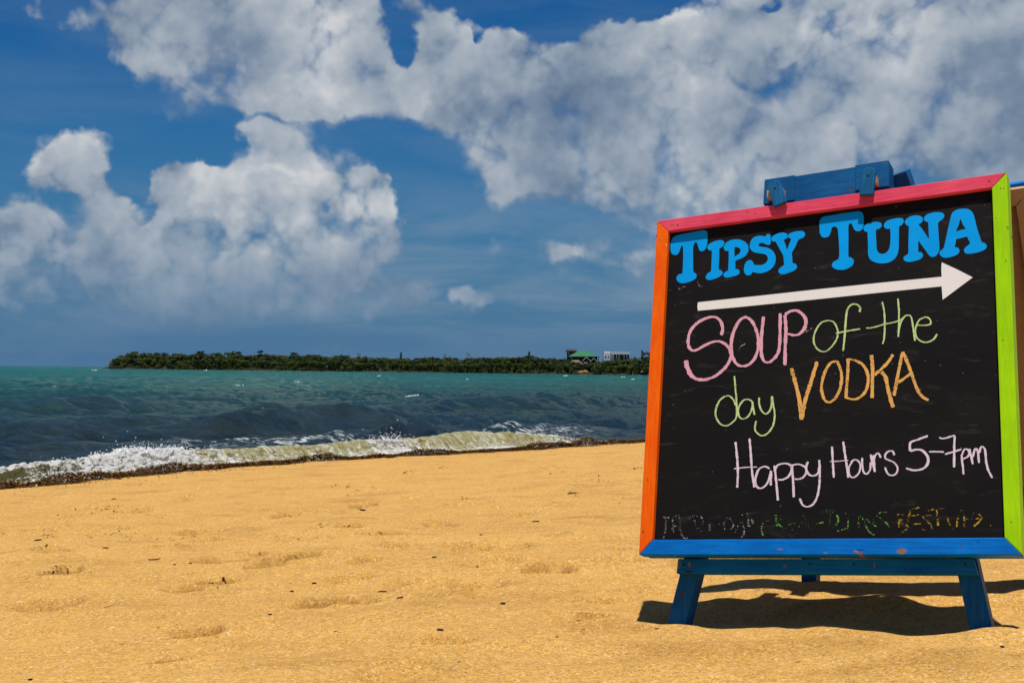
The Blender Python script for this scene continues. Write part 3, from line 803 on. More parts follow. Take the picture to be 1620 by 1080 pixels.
HOLE, RUSTC, TANC = (.02, .012, .008), (.30, .10, .012), (.34, .17, .03)
def spots(lst, w=0.0, o=(0, 0)):
    out = []
    for px, py, rx, ry, c in lst:
        u, v = bp(px, py, w)
        out.append((u - o[0], v - o[1], rx / 490, ry / 490, c))
    return out
PINK = mat_paint('pink_paint', (.90, .10, .165), (.70, .055, .12), (2, 26, 26), wear=.69, spots=spots([(1062.5, 355.5, 4.5, 2.2, RUSTC), (1072, 357, 1.5, 2.5, HOLE), (1182.5, 336, 4, 2, RUSTC), (1195, 338, 2, 1.6, (.35, .03, .06)), (1114, 352, 1.4, 1.2, HOLE), (1565, 288, 3, 1.6, HOLE), (1140, 336, 2.2, 1, HOLE), (1440, 291, 6, 1.6, (.5, .03, .07))]))
ORANGE = mat_paint('orange_paint', (1.0, .17, .001), (.88, .10, .001), (26, 2, 26), wear=.68, spots=spots([(1044, 380.5, 1.3, 1.8, HOLE), (1038.5, 373.5, 1.5, 2.5, HOLE), (1040.5, 354, 1, 3, HOLE), (1054, 387, 1.2, 2, (.9, .6, .35)), (1024.5, 758, 1.6, 2.2, HOLE), (1017.5, 841, 2, 3, (.25, .05, .01)), (1033, 572, 1.4, 2.2, (.4, .08, .01)), (1030, 640, 1.2, 1.6, (.35, .06, .01)), (1040, 424, 1.2, 1.6, HOLE)]))
GREEN = mat_paint('lime_paint', (.42, .80, .001), (.32, .64, .001), (26, 2, 26), wear=.71, spots=spots([(1583, 298, 1.3, 1.3, HOLE), (1587.5, 298, .9, 2.2, HOLE), (1586.5, 538, 1.3, 1.3, HOLE), (1594, 360, 1.5, 4, (.08, .2, .01)), (1592, 413, 1.3, 3.5, (.08, .2, .01)), (1599, 826, 1.6, 2, (.3, .16, .01)), (1575, 345, 1.6, 1.2, (.14, .3, .01))]))
BLUE = mat_paint('blue_paint', (.001, .205, .72), (.001, .13, .50), (2, 26, 26), wear=.66, spots=spots([(1360.5, 875, 5, 3.4, RUSTC), (1354, 871.5, 4.5, 1.8, TANC), (1426.5, 871, 8.5, 5, TANC), (1424, 868.5, 5, 2, RUSTC), (1234, 868.5, 5.5, 1.6, TANC), (1037, 867.5, 3.4, 1.4, (.02, .05, .08)), (1360, 868.5, 9, 1.0, (.004, .03, .09)), (1548, 857, 3, 1.2, (.004, .05, .16)), (1306, 874, 3.5, 1.4, TANC)]))
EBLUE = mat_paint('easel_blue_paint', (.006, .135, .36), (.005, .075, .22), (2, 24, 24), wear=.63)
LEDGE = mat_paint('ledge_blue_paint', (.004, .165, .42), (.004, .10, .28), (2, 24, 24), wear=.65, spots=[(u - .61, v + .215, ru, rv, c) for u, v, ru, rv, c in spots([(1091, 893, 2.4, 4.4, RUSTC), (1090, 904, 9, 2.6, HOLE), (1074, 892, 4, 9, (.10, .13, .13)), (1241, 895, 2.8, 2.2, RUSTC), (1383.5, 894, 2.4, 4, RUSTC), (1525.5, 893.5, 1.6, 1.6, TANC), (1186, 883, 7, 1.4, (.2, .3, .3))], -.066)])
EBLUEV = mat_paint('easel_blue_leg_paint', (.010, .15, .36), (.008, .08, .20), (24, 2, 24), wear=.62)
RAW = mat_plain('raw_pine', (.46, .31, .15), .75, .25, 30, .001)
RUSTM = mat_plain('rusty_screw', (.03, .012, .006), .8, .3, 60)

def mat_board():
    m, q, p, o = new_mat('chalkboard_black')
    co = q.n('ShaderNodeTexCoord').outputs['Object']
    d = q.noise(q.mapping(co, scale=(1, 2.2, 1)), 2.6, 6, .65, .6)
    g = q.noise(co, 420, 2, .6)
    c = q.ramp(q.math('MULTIPLY_ADD', g, .35, q.math('MULTIPLY', d, .65)), [(.36, (.007, .0065, .007)), (.55, (.011, .0095, .0095)), (.72, (.024, .020, .019))])
    sm = q.noise(q.mapping(co, rot=(0, 0, .5), scale=(1.2, 5, 1)), 5, 5, .6, 1.4)
    c = q.mix(q.math('MULTIPLY', q.step(sm, .56, .80), .42), c, (.085, .075, .072))
    vo = q.n('ShaderNodeTexVoronoi', feature='F1', ins={'Vector': co, 'Scale': 24})
    sp = q.math('LESS_THAN', vo.outputs['Distance'], .045)
    c = q.mix(q.math('MULTIPLY', sp, .45), c, (.30, .30, .27))
    q.set(p.inputs['Base Color'], c)
    p.inputs['Roughness'].default_value = .62
    p.inputs['Specular IOR Level'].default_value = .08
    bump(q, p, q.math('ADD', g, q.noise(co, 60, 4, .6)), .25, .0006)
    return m

board = empty('chalkboard_sign', mw=BM)
tag(board, 'black square chalkboard in a pink, orange, green and blue frame leaning on blue easel', 'chalkboard')
IL, IB, IT, IR = .046, .050, 1.168, 1.154
OUT = [(0, 0), (BW, 0), (BW, BH), (0, BH)]
INN = [(IL, IB), (IR, IB), (IR, IT), (IL, IT)]
g = .0006
for lab, mt, i in (('blue bottom rail', BLUE, 0), ('lime green right rail', GREEN, 1), ('pink top rail', PINK, 2), ('orange left rail', ORANGE, 3)):
    j = (i + 1) % 4
    def inset(a, b):       # keep the mitres a hair apart
        return (a[0] + (b[0] - a[0]) * g, a[1] + (b[1] - a[1]) * g)
    poly = [inset(OUT[i], OUT[j]), inset(OUT[j], OUT[i]), inset(INN[j], INN[i]), inset(INN[i], INN[j])]
    r_ = slab('frame_rail', poly, -.046, 0.0, mt, board, .0024)
    r_['label'] = lab
    sh = .0035
    def shrink(pt): return (pt[0] + (sh if pt[0] < .6 else -sh), pt[1] + (sh if pt[1] < .6 else -sh))
    slab('backing_rail', [shrink(a) if k < 2 else a for k, a in enumerate(poly)], -.090, -.0485, mt, board, .002)
slab('chalkboard_panel', [(IL - .012, IB - .012), (IR + .012, IB - .012), (IR + .012, IT + .012), (IL - .012, IT + .012)], -.0300, -.0185, mat_board(), board, 0)
PW = -.0185                        # the written face

# ---- painted lettering: outlines traced as flat paint on the panel
def smooth_loop(pts, sub=5):
    n = len(pts); out = []
    for i in range(n):
        p0, p1, p2, p3 = (Vector(pts[(i + k - 1) % n]) for k in range(4))
        a1 = (p1 - p0).length; a2 = (p2 - p1).length; a3 = (p3 - p2).length
        for k in range(sub):
            t = k / sub
            # sharp corners stay sharp enough: tangents scaled by the shorter neighbour
            m1 = (p2 - p0) * .5 * min(1, 2 * min(a1, a2) / (a1 + a2 + 1e-9)); m2 = (p3 - p1) * .5 * min(1, 2 * min(a2, a3) / (a2 + a3 + 1e-9))
            h00 = 2 * t**3 - 3 * t**2 + 1; h10 = t**3 - 2 * t**2 + t; h01 = -2 * t**3 + 3 * t**2; h11 = t**3 - t**2
            q = p1 * h00 + m1 * h10 + p2 * h01 + m2 * h11
            out.append((q.x, q.y))
    return out
def paint_shape(name, loops, mat, w, sub=5):
    L3 = [[Vector((*bp(x, y, PW), 0)) for x, y in (smooth_loop(l, sub) if sub > 1 else l)] for l in loops]
    tris = tessellate_polygon(L3)
    flat = [v for l in L3 for v in l]
    n = len(flat)
    V = [(v.x, v.y, PW + w) for v in flat]
    F = []
    for t in tris:
        a, b, c = (flat[k] for k in t)
        F.append(t if (b - a).cross(c - a).z > 0 else t[::-1])
    V += [(v.x, v.y, PW - .0002) for v in flat]          # rim of the paint film
    o_ = 0
    for l in L3:
        m_ = len(l)
        for i in range(m_):
            j = (i + 1) % m_
            F.append((o_ + i, o_ + j, n + o_ + j, n + o_ + i))
        o_ += m_
    return mesh(name, V, F, mat, board)
def mat_sky_paint():
    m, q, p, o = new_mat('sky_blue_sign_paint')
    co = q.n('ShaderNodeTexCoord').outputs['Object']
    n1 = q.noise(co, 14, 5, .6)
    q.set(p.inputs['Base Color'], q.ramp(n1, [(.3, (.001, .33, .84)), (.7, (.001, .38, .95))]))
    p.inputs['Roughness'].default_value = .5
    p.inputs['Specular IOR Level'].default_value = .08
    bump(q, p, q.noise(q.mapping(co, scale=(1, 4, 1)), 50, 4, .6), .3, .0006)
    return m
SKYP = mat_sky_paint()
WHITEP = mat_plain('white_sign_paint', (.86, .84, .80), .55, .05, 18, .0004)
def zoomed(x0, y0, s, pts): return [(x0 + x / s, y0 + y / s) for x, y in pts]
LET = [
 (1050, 350, [(120,300),(150,250),(230,215),(400,180),(600,143),(655,148),(678,185),(680,260),(672,370),(650,430),(610,465),(570,462),(545,430),(530,370),(515,330),(490,328),(470,360),(458,420),(455,540),(457,700),(462,785),(500,815),(512,850),(490,895),(430,930),(340,958),(270,962),(220,935),(200,895),(210,850),(250,820),(288,812),(298,720),(303,560),(303,450),(298,390),(280,380),(265,410),(245,470),(220,510),(180,525),(140,515),(115,480),(106,410),(110,340)]),
 (1050, 350, [(680,400),(695,365),(740,335),(800,310),(880,293),(925,305),(943,335),(930,375),(895,410),(865,432),(863,540),(858,660),(855,745),(895,765),(918,795),(905,830),(860,865),(790,895),(720,913),(680,908),(655,880),(660,845),(690,805),(735,775),(742,660),(748,540),(747,455),(715,455),(685,430)]),
 (1050, 350, [(935,405),(950,360),(990,320),(1050,292),(1130,282),(1200,290),(1270,325),(1308,370),(1318,430),(1305,490),(1260,545),(1200,580),(1115,618),(1115,680),(1112,740),(1150,745),(1178,775),(1175,810),(1140,840),(1080,855),(1020,870),(970,875),(935,855),(930,820),(960,785),(1000,765),(1008,650),(1012,540),(1008,460),(975,465),(945,445)],
             [(1100,412),(1140,405),(1180,420),(1195,455),(1175,500),(1140,525),(1100,545)]),
 (1170, 350, [(485,290),(484,340),(465,365),(430,370),(390,350),(345,335),(310,345),(295,365),(300,385),(340,398),(420,408),(490,440),(540,495),(562,560),(555,640),(520,710),(465,760),(400,790),(330,808),(260,803),(205,788),(185,820),(150,840),(110,838),(80,805),(68,750),(80,680),(105,630),(150,605),(190,612),(215,645),(225,675),(270,682),(340,680),(400,655),(435,610),(440,570),(420,530),(375,507),(300,497),(220,478),(175,440),(158,390),(170,320),(205,265),(260,235),(330,225),(395,238),(420,210),(455,200),(480,220)]),
 (1170, 350, [(495,285),(505,245),(550,210),(620,185),(690,178),(735,195),(749,226),(735,265),(690,295),(715,365),(738,440),(765,370),(803,278),(765,258),(754,229),(775,195),(830,170),(900,155),(970,153),(1010,175),(1017,215),(990,255),(915,292),(870,390),(815,490),(820,570),(825,648),(865,660),(893,695),(885,735),(840,770),(780,795),(700,820),(650,822),(612,800),(605,765),(635,720),(690,680),(688,620),(680,540),(640,460),(590,370),(560,318),(520,315)]),
 (1290, 320, [(65,300),(90,250),(150,220),(350,190),(500,165),(660,142),(715,155),(742,195),(752,270),(745,370),(720,430),(670,453),(620,440),(590,395),(570,345),(545,328),(520,345),(512,400),(514,560),(512,720),(515,845),(560,862),(595,900),(592,950),(560,995),(500,1030),(430,1050),(340,1045),(280,1020),(258,980),(275,935),(320,905),(360,880),(372,800),(368,650),(358,520),(350,430),(330,390),(290,378),(255,400),(240,460),(210,525),(150,550),(100,535),(70,480),(65,400)]),
 (1290, 320, [(745,405),(765,365),(820,330),(900,310),(970,307),(1020,325),(1030,365),(1005,405),(943,432),(942,520),(948,650),(955,735),(985,785),(1035,803),(1090,790),(1135,745),(1160,670),(1168,540),(1160,415),(1110,415),(1070,390),(1065,350),(1100,300),(1170,268),(1260,250),(1330,245),(1365,265),(1372,305),(1345,350),(1300,385),(1298,500),(1295,650),(1292,740),(1265,830),(1210,895),(1130,938),(1020,950),(920,930),(850,885),(820,810),(818,650),(812,540),(808,462),(770,455)]),
 (1420, 320, [(112,310),(135,265),(190,225),(260,207),(330,208),(385,235),(393,275),(370,320),(328,345),(370,400),(430,485),(485,565),(483,450),(475,312),(435,300),(410,262),(425,220),(470,185),(550,162),(630,155),(700,168),(727,205),(710,250),(670,285),(630,325),(632,430),(642,560),(650,690),(643,760),(610,820),(560,850),(510,842),(470,800),(430,740),(370,660),(322,600),(322,690),(322,770),(365,775),(395,815),(385,855),(340,890),(260,915),(170,928),(115,912),(92,880),(105,840),(165,795),(168,680),(172,520),(175,375),(140,355)]),
 (1420, 320, [(835,200),(860,155),(920,118),(1000,103),(1080,103),(1135,130),(1175,180),(1200,260),(1240,420),(1280,540),(1310,618),(1355,635),(1385,675),(1375,715),(1330,750),(1260,775),(1160,797),(1080,800),(1045,780),(1032,745),(1050,705),(1125,640),(1105,590),(1075,538),(1000,555),(912,577),(902,640),(888,695),(935,705),(962,745),(950,790),(900,825),(820,852),(740,862),(685,845),(652,800),(665,755),(715,715),(740,620),(775,450),(805,320)],
             [(978,265),(1010,340),(1055,415),(990,428),(912,450),(945,365)]),
]
for x0, y0, *loops in LET:
    paint_shape('painted_letter', [zoomed(x0, y0, 9.82, l) for l in loops], SKYP, .0007)
arrow = paint_shape('painted_arrow', [[(1104.2, 478.2), (1103.4, 485), (1104.2, 491.5), (1170, 485.6), (1300, 472.6), (1400, 462), (1489.8, 453), (1490.5, 464), (1491.4, 474.2), (1538.9, 438.8), (1515, 426.6), (1489.8, 415), (1489.2, 427), (1489.8, 437.8), (1400, 446.6), (1300, 457), (1200, 468)]], WHITEP, .0007, 1)
arrow['label'] = 'white painted arrow pointing right'

# ---- chalk handwriting: strokes as thin broken ribbons
def mat_chalk(name, col, cover, spread=.10, scale=210):
    m, q, p, o = new_mat(name)
    co = q.n('ShaderNodeTexCoord').outputs['Object']
    q.set(p.inputs['Base Color'], q.mix(q.noise(co, 70, 3, .6), col, tuple(min(1, c * .72) for c in col)))
    p.inputs['Roughness'].default_value = .95
    p.inputs['Specular IOR Level'].default_value = .05
    gr = q.math('ADD', q.math('MULTIPLY', q.noise(co, scale, 3, .7), .65), q.math('MULTIPLY', q.noise(co, 34, 4, .6), .35))
    q.set(p.inputs['Alpha'], q.step(gr, cover, cover + spread))
    return m
CH_PINK = mat_chalk('pink_chalk', (.90, .46, .56), .33)
CH_GREEN = mat_chalk('pale_green_chalk', (.62, .82, .34), .35)
CH_ORANGE = mat_chalk('orange_chalk', (.92, .50, .14), .37)
CH_LILAC = mat_chalk('lilac_chalk', (.88, .74, .88), .33)
CH_GREY = mat_chalk('faint_grey_chalk', (.46, .41, .40), .512, .10, 150)
CH_FGREEN = mat_chalk('faint_green_chalk', (.18, .46, .09), .49, .10, 150)
CH_FYEL = mat_chalk('faint_yellow_chalk', (.56, .38, .03), .49, .10, 150)
def open_curve(pts, step=1.2):
    P_ = [Vector(p) for p in pts]
    if len(P_) == 2: P_ = [P_[0], P_[0].lerp(P_[1], .5), P_[1]]
    ex = [P_[0] * 2 - P_[1]] + P_ + [P_[-1] * 2 - P_[-2]]
    out = []
    for i in range(1, len(ex) - 2):
        p0, p1, p2, p3 = ex[i - 1:i + 3]
        n = max(2, int((p2 - p1).length / step))
        for k in range(n):
            t = k / n
            out.append(.5 * ((2 * p1) + (p2 - p0) * t + (2 * p0 - 5 * p1 + 4 * p2 - p3) * t * t + (3 * p1 - p0 - 3 * p2 + p3) * t**3))
    out.append(P_[-1])
    return out
layer = [0]
def chalk(name, strokes, mat, width, lift=.0004):
    V, F = [], []
    for st in strokes:
        w0 = width
        if isinstance(st, tuple): st, w0 = st
        c = open_curve(st)
        layer[0] += 1
        b0 = .00012 * (layer[0] % 7)
        n = len(c); i0 = len(V); ph = rnd.uniform(0, 50)
        for i, p in enumerate(c):
            d = (c[min(i + 1, n - 1)] - c[max(i - 1, 0)])
            d = d.normalized() if d.length > 1e-6 else Vector((1, 0))
            nn = Vector((-d.y, d.x))
            # chalk held at a slant: down strokes come out broader; edges crumble
            ww = w0 * (.74 + .40 * abs(d.y)) * (1 + .16 * float(vnoise(i * .23 + ph, 0., 3)))
            if i in (0, n - 1): ww *= .7
            for s in (1, -1):
                e = ww * .5 * (1 + .16 * float(vnoise(i * .8 + ph, s * 9., 5)))
                x, y = bp(p.x + nn.x * s * e, p.y + nn.y * s * e, PW)
                V.append((x, y, PW + lift + b0 + .0006 * i / n))
        for i in range(n - 1):
            a = i0 + 2 * i
            F.append((a, a + 1, a + 3, a + 2))
    return mesh(name, V, F, mat, board)
Z3 = lambda *p: zoomed(1000, 460, 4.909, p)
Z4 = lambda *p: zoomed(1300, 460, 4.909, p)
Z5 = lambda *p: zoomed(1000, 680, 4.909, p)
Z6 = lambda *p: zoomed(1300, 680, 4.909, p)
W = 4.3
chalk('chalk_letter', [Z3((695,345),(703,290),(690,240),(655,207),(600,205),(520,240),(460,300),(437,370),(440,430),(470,463),(510,455),(580,415),(650,392),(700,400),(745,435),(770,490),(755,550),(710,610),(640,665),(560,690)), (Z3((600,684),(550,690),(490,680),(450,640),(425,580),(420,540)), 6.0)], CH_PINK, W)
chalk('chalk_letter', [Z3((890,200),(840,225),(800,290),(775,370),(770,450),(785,520),(815,570),(860,585),(910,570),(955,520),(980,440),(980,360),(955,280),(920,225),(885,205))], CH_PINK, W)
chalk('chalk_letter', [Z3((1022,200),(1010,300),(1003,400),(1005,490),(1025,545),(1060,555),(1100,530),(1135,480),(1148,400),(1150,290),(1152,175))], CH_PINK, W)
chalk('chalk_letter', [Z3((1187,190),(1195,300),(1190,430),(1188,578)), Z3((1187,185),(1230,160),(1280,155),(1325,185),(1350,230),(1340,290),(1300,335),(1260,345),(1210,335))], CH_PINK, W + .3)
gw = 2.4
chalk('chalk_letter', [Z4((50,230),(0,245),(-40,295),(-62,360),(-55,420),(-20,462),(30,470),(80,430),(118,370),(125,310),(95,245),(50,230))], CH_GREEN, gw)
chalk('chalk_letter', [Z4((295,165),(298,130),(270,105),(230,108),(200,145),(188,220),(180,330),(172,420),(165,468)), Z4((110,330),(200,312),(300,296))], CH_GREEN, gw + .3)
chalk('chalk_letter', [Z4((470,85),(485,160),(490,260),(485,370),(473,413)), Z4((345,290),(400,285),(480,262),(560,245),(615,225),(640,205))], CH_GREEN, gw)
chalk('chalk_letter', [Z4((592,60),(600,150),(600,260),(595,358)), Z4((597,330),(610,260),(640,205),(670,190),(695,205),(710,280),(725,390))], CH_GREEN, gw)
chalk('chalk_letter', [Z4((735,265),(790,268),(840,260),(848,240),(835,215),(805,205),(760,225),(735,270),(727,320),(740,365),(780,395),(825,398),(870,375),(897,335))], CH_GREEN, gw)
chalk('chalk_letter', [Z3((795,660),(803,760),(812,870),(812,970),(790,1010),(740,1045),(690,1035),(655,985),(650,930),(675,860),(720,820),(760,818),(790,850),(805,890))], CH_GREEN, gw)
chalk('chalk_letter', [Z3((935,860),(905,842),(865,850),(830,900),(825,950),(840,985),(870,993),(905,970),(930,920),(937,860),(940,900),(952,962))], CH_GREEN, gw)
chalk('chalk_letter', [Z3((985,828),(990,890),(1010,935),(1040,955),(1070,930),(1085,880),(1088,820),(1095,880),(1108,950),(1100,1030),(1075,1080),(1040,1115),(1000,1122),(962,1092),(955,1055),(965,1010))], CH_GREEN, gw + .2)
ow = 4.0
chalk('chalk_letter', [(Z3((1237,602),(1270,720),(1300,850),(1316,1000)), 5.2), (Z3((1438,550),(1395,690),(1345,850),(1320,990)), 5.0)], CH_ORANGE, ow)
chalk('chalk_letter', [Z4((115,545),(70,560),(30,620),(5,700),(0,770),(20,840),(55,865),(100,840),(140,770),(155,690),(150,620),(120,545))], CH_ORANGE, ow)
chalk('chalk_letter', [Z4((205,525),(203,620),(195,730),(188,830)), Z4((200,530),(260,540),(320,575),(355,640),(360,710),(340,780),(290,830),(240,842),(180,825))], CH_ORANGE, ow)
chalk('chalk_letter', [Z4((388,498),(395,600),(393,720),(392,832)), Z4((555,495),(510,560),(460,610),(410,655)), (Z4((465,630),(495,670),(515,760),(535,840),(555,905)), 5.4)], CH_ORANGE, ow + .6)
chalk('chalk_letter', [Z4((630,475),(610,560),(585,690),(562,815)), Z4((630,475),(660,540),(700,650),(740,760),(780,820),(830,850)), Z4((575,725),(640,680),(708,630))], CH_ORANGE, ow + .4)
lw = 3.0
chalk('chalk_letter', [Z5((803,92),(815,200),(822,320),(817,447)), Z5((912,65),(922,180),(932,320),(950,445)), (Z5((793,300),(880,290),(972,287)), 2.2)], CH_LILAC, lw)
chalk('chalk_letter', [Z5((1068,300),(1035,283),(990,300),(962,360),(960,420),(985,450),(1020,445),(1055,405),(1075,340),(1080,320),(1078,430))], CH_LILAC, lw)
chalk('chalk_letter', [Z5((1105,275),(1115,350),(1125,450),(1133,547)), Z5((1105,320),(1130,275),(1180,260),(1225,270),(1240,310),(1215,360),(1170,385),(1135,385))], CH_LILAC, lw)
chalk('chalk_letter', [Z5((1240,265),(1248,350),(1253,440),(1256,522)), Z5((1240,275),(1290,265),(1340,285),(1355,320),(1335,360),(1300,380),(1265,380))], CH_LILAC, lw)
chalk('chalk_letter', [Z5((1365,245),(1352,300),(1375,345),(1410,355),(1445,335),(1453,290)), Z5((1453,232),(1458,320),(1455,420),(1440,510),(1410,570),(1365,595),(1325,580),(1303,530))], CH_LILAC, lw)
chalk('chalk_letter', [Z6((80,128),(85,220),(90,300),(95,370)), Z6((168,90),(180,180),(195,280),(207,370)), (Z6((65,243),(130,242),(207,235)), 2.2)], CH_LILAC, lw)
chalk('chalk_letter', [Z6((225,265),(240,238),(268,230),(295,255),(300,300),(280,345),(245,368),(217,350),(210,300),(225,262))], CH_LILAC, lw - .4)
chalk('chalk_letter', [Z6((315,215),(315,270),(325,325),(350,340),(375,310),(382,250)), Z6((380,190),(395,260),(415,325))], CH_LILAC, lw - .3)
chalk('chalk_letter', [Z6((400,195),(408,260),(412,326)), Z6((405,235),(418,195),(440,180),(460,215))], CH_LILAC, lw - .3)
chalk('chalk_letter', [Z6((565,195),(550,165),(520,165),(495,190),(495,220),(525,235),(565,255),(590,295),(580,335),(550,352),(515,340),(492,290))], CH_LILAC, lw - .4)
chalk('chalk_letter', [Z6((825,45),(760,70),(690,100),(688,165)), Z6((688,165),(740,150),(790,165),(825,215),(820,265),(785,300),(720,312),(655,297))], CH_LILAC, lw + .5)
chalk('chalk_letter', [Z6((833,168),(890,168),(950,170))], CH_LILAC, lw)
chalk('chalk_letter', [Z6((912,58),(950,65),(1035,40)), Z6((1033,42),(1030,120),(1028,290)), Z6((957,188),(1020,170),(1085,150))], CH_LILAC, lw)
chalk('chalk_letter', [Z6((1085,190),(1095,270),(1103,345)), Z6((1085,205),(1110,150),(1140,160),(1140,200),(1100,225))], CH_LILAC, lw - .2)
chalk('chalk_letter', [Z6((1145,145),(1160,200),(1173,265)), Z6((1173,210),(1190,150),(1210,160),(1222,255)), Z6((1222,180),(1240,130),(1268,150),(1275,220),(1290,300),(1325,372))], CH_LILAC, lw)
fw_ = 2.6
FADED = [(CH_GREY, [Z5((240,672),(290,680)), Z5((265,672),(262,760),(245,845)), Z5((350,645),(320,690),(315,760),(330,800)), Z5((350,645),(380,700),(372,760),(400,830),(435,840)), Z5((318,745),(375,745)),
    Z5((445,690),(490,665)), Z5((487,668),(485,750)), Z5((470,665),(530,670),(550,710),(530,758),(490,765)), Z5((600,690),(605,780)), Z5((600,690),(690,665)), Z5((600,740),(685,728)),
    Z5((742,680),(710,720),(720,770),(760,775),(785,740),(775,700),(742,680)), Z5((850,715),(815,760),(808,810),(845,830),(872,790),(850,715)), Z5((850,655),(900,650),(945,655)), Z5((905,650),(900,745)), Z5((925,690),(940,720),(905,750))]),
    (CH_FGREEN, [Z5((1062,702),(1020,720),(1003,770),(1020,820)), Z5((1100,665),(1140,648),(1155,690),(1130,722),(1190,770)), Z5((1120,660),(1125,745)), Z5((1215,732),(1280,720)), Z5((1338,660),(1318,710),(1297,752)), Z5((1338,660),(1360,720),(1387,775)), Z5((1305,740),(1375,735)),
    Z5((1392,740),(1490,714)), Z6((30,620),(62,640),(60,755)), Z6((45,625),(105,645),(130,700),(100,745),(50,758)), Z6((200,650),(205,752)), Z6((120,785),(205,762)), Z6((290,665),(287,762)), Z6((300,668),(330,705),(362,780),(430,832)), Z6((345,690),(400,735),(425,752)),
    Z6((512,640),(460,640),(428,665),(470,690),(510,730),(530,752)), Z6((395,690),(410,748))]),
    (CH_FYEL, [Z6((570,655),(598,700),(596,755)), Z6((575,655),(630,658),(640,690),(600,708),(672,750),(620,795)), Z6((672,620),(762,600)), Z6((692,618),(672,722),(770,727)), Z6((680,668),(755,658)), Z6((852,660),(788,670),(845,735),(855,785),(775,770)), Z6((815,625),(955,603)), Z6((890,612),(905,742)),
    Z6((970,680),(1020,772)), Z6((1060,655),(1050,752)), Z6((1060,650),(1102,618),(1110,752)), Z6((1112,692),(1230,685)), Z6((1212,640),(1238,690),(1178,752)), Z6((1308,738),(1316,742))])]
for mt_, sts in FADED:
    for s_ in sts: chalk('faded_chalk_stroke', [s_], mt_, fw_)
for st_ in [(Z3((1340,325),(1370,305),(1405,290)), 3.0), (Z3((820,465),(850,430),(880,408)), 2.6), (Z3((835,395),(852,378)), 2.6), (Z3((300,882),(325,882)), 2), (zoomed(1050, 350, 9.82, [(520,945),(545,985),(600,1015)]), 5.0), (zoomed(1050, 350, 9.82, [(225,1055),(300,1035),(370,1010)]), 4.0)]:
    chalk('chalk_smudge', [st_], CH_GREY, 3)

# ---- the easel
EO = (.61, -.215, -.13)            # its base between the front feet, in board coordinates
EMX = BM.copy(); EMX.translation = BM @ Vector(EO)
easel = empty('easel_stand', mw=EMX)
tag(easel, 'blue wooden A-frame easel holding the chalkboard above the sand, cut-off top showing', 'easel')
def bar(name, a, b, width, w0, w1, mat, **k):
    """straight timber in the board plane from a to b"""
    a, b = Vector(a), Vector(b); d = (b - a).normalized(); n = Vector((-d.y, d.x)) * width / 2
    return slab(name, [tuple(a - n), tuple(b - n), tuple(b + n), tuple(a + n)], w0, w1, mat, easel, origin=EO, **k)
lf0, rf0 = Vector((.104, -.209)), Vector((1.063, -.196))
def ext(p, q, k): return p + (p - q).normalized() * k
lt, rt = Vector((.447, 1.335)), Vector((.775, 1.335))
legs = []
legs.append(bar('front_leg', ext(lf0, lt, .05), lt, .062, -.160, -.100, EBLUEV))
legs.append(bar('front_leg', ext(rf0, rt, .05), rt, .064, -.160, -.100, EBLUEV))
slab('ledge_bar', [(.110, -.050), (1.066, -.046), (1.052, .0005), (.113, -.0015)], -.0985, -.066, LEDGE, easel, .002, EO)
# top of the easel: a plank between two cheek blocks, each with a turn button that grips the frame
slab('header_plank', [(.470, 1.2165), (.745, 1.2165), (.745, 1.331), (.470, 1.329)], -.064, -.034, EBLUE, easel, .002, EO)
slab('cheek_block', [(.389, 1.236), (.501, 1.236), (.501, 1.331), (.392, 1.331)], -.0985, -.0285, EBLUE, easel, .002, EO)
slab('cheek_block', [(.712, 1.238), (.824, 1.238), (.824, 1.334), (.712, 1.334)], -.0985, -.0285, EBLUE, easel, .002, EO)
def fillet(cxy, w, h0, h1, ang):
    """turn button outline: square foot, rounded head"""
    pts = [(-w / 2, -h0), (w / 2, -h0), (w / 2, h1 * .45), (w * .36, h1 * .82), (w * .16, h1), (-w * .16, h1), (-w * .36, h1 * .82), (-w / 2, h1 * .45)]
    c, s = math.cos(ang), math.sin(ang)
    return [(cxy[0] + x * c - y * s, cxy[1] + x * s + y * c) for x, y in pts]
def screw(u, v, w, r=.0045, parent=easel, origin=EO):
    poly = [(u + r * math.cos(a * math.pi / 4), v + r * math.sin(a * math.pi / 4)) for a in range(8)]
    return poly, w
for (px, py, bx, by, ang) in [(1227, 299, 1235, 324, R(12)), (1374, 279, 1371, 309, R(-8))]:
    c = bp(px, py, .012); e = bp(bx, by, .012)
    L_ = math.hypot(c[0] - e[0], c[1] - e[1])
    ang = math.atan2(c[1] - e[1], c[0] - e[0]) - math.pi / 2
    slab('spacer_block', [(c[0] - (.034 if px < 1300 else .018), c[1] - .024), (c[0] + .024, c[1] - .024), (c[0] + .024, c[1] + .004), (c[0] - (.034 if px < 1300 else .018), c[1] + .004)], -.028, .0035, RAW, easel, .0015, EO)
    tb = slab('turn_button', fillet(c, .047, L_, .030, ang), .005, .019, EBLUEV, easel, .002, EO)
    poly, _w = screw(c[0], c[1], 0)
    slab('screw', poly, .0185, .0202, RUSTM, tb, 0, EO)
for u in (.135, .56, .70, 1.03):
    poly, _w = screw(u, -.022 + .004 * (u > .5), 0, .004)
    slab('screw', poly, -.0662, -.0645, RUSTM, easel, 0, EO)
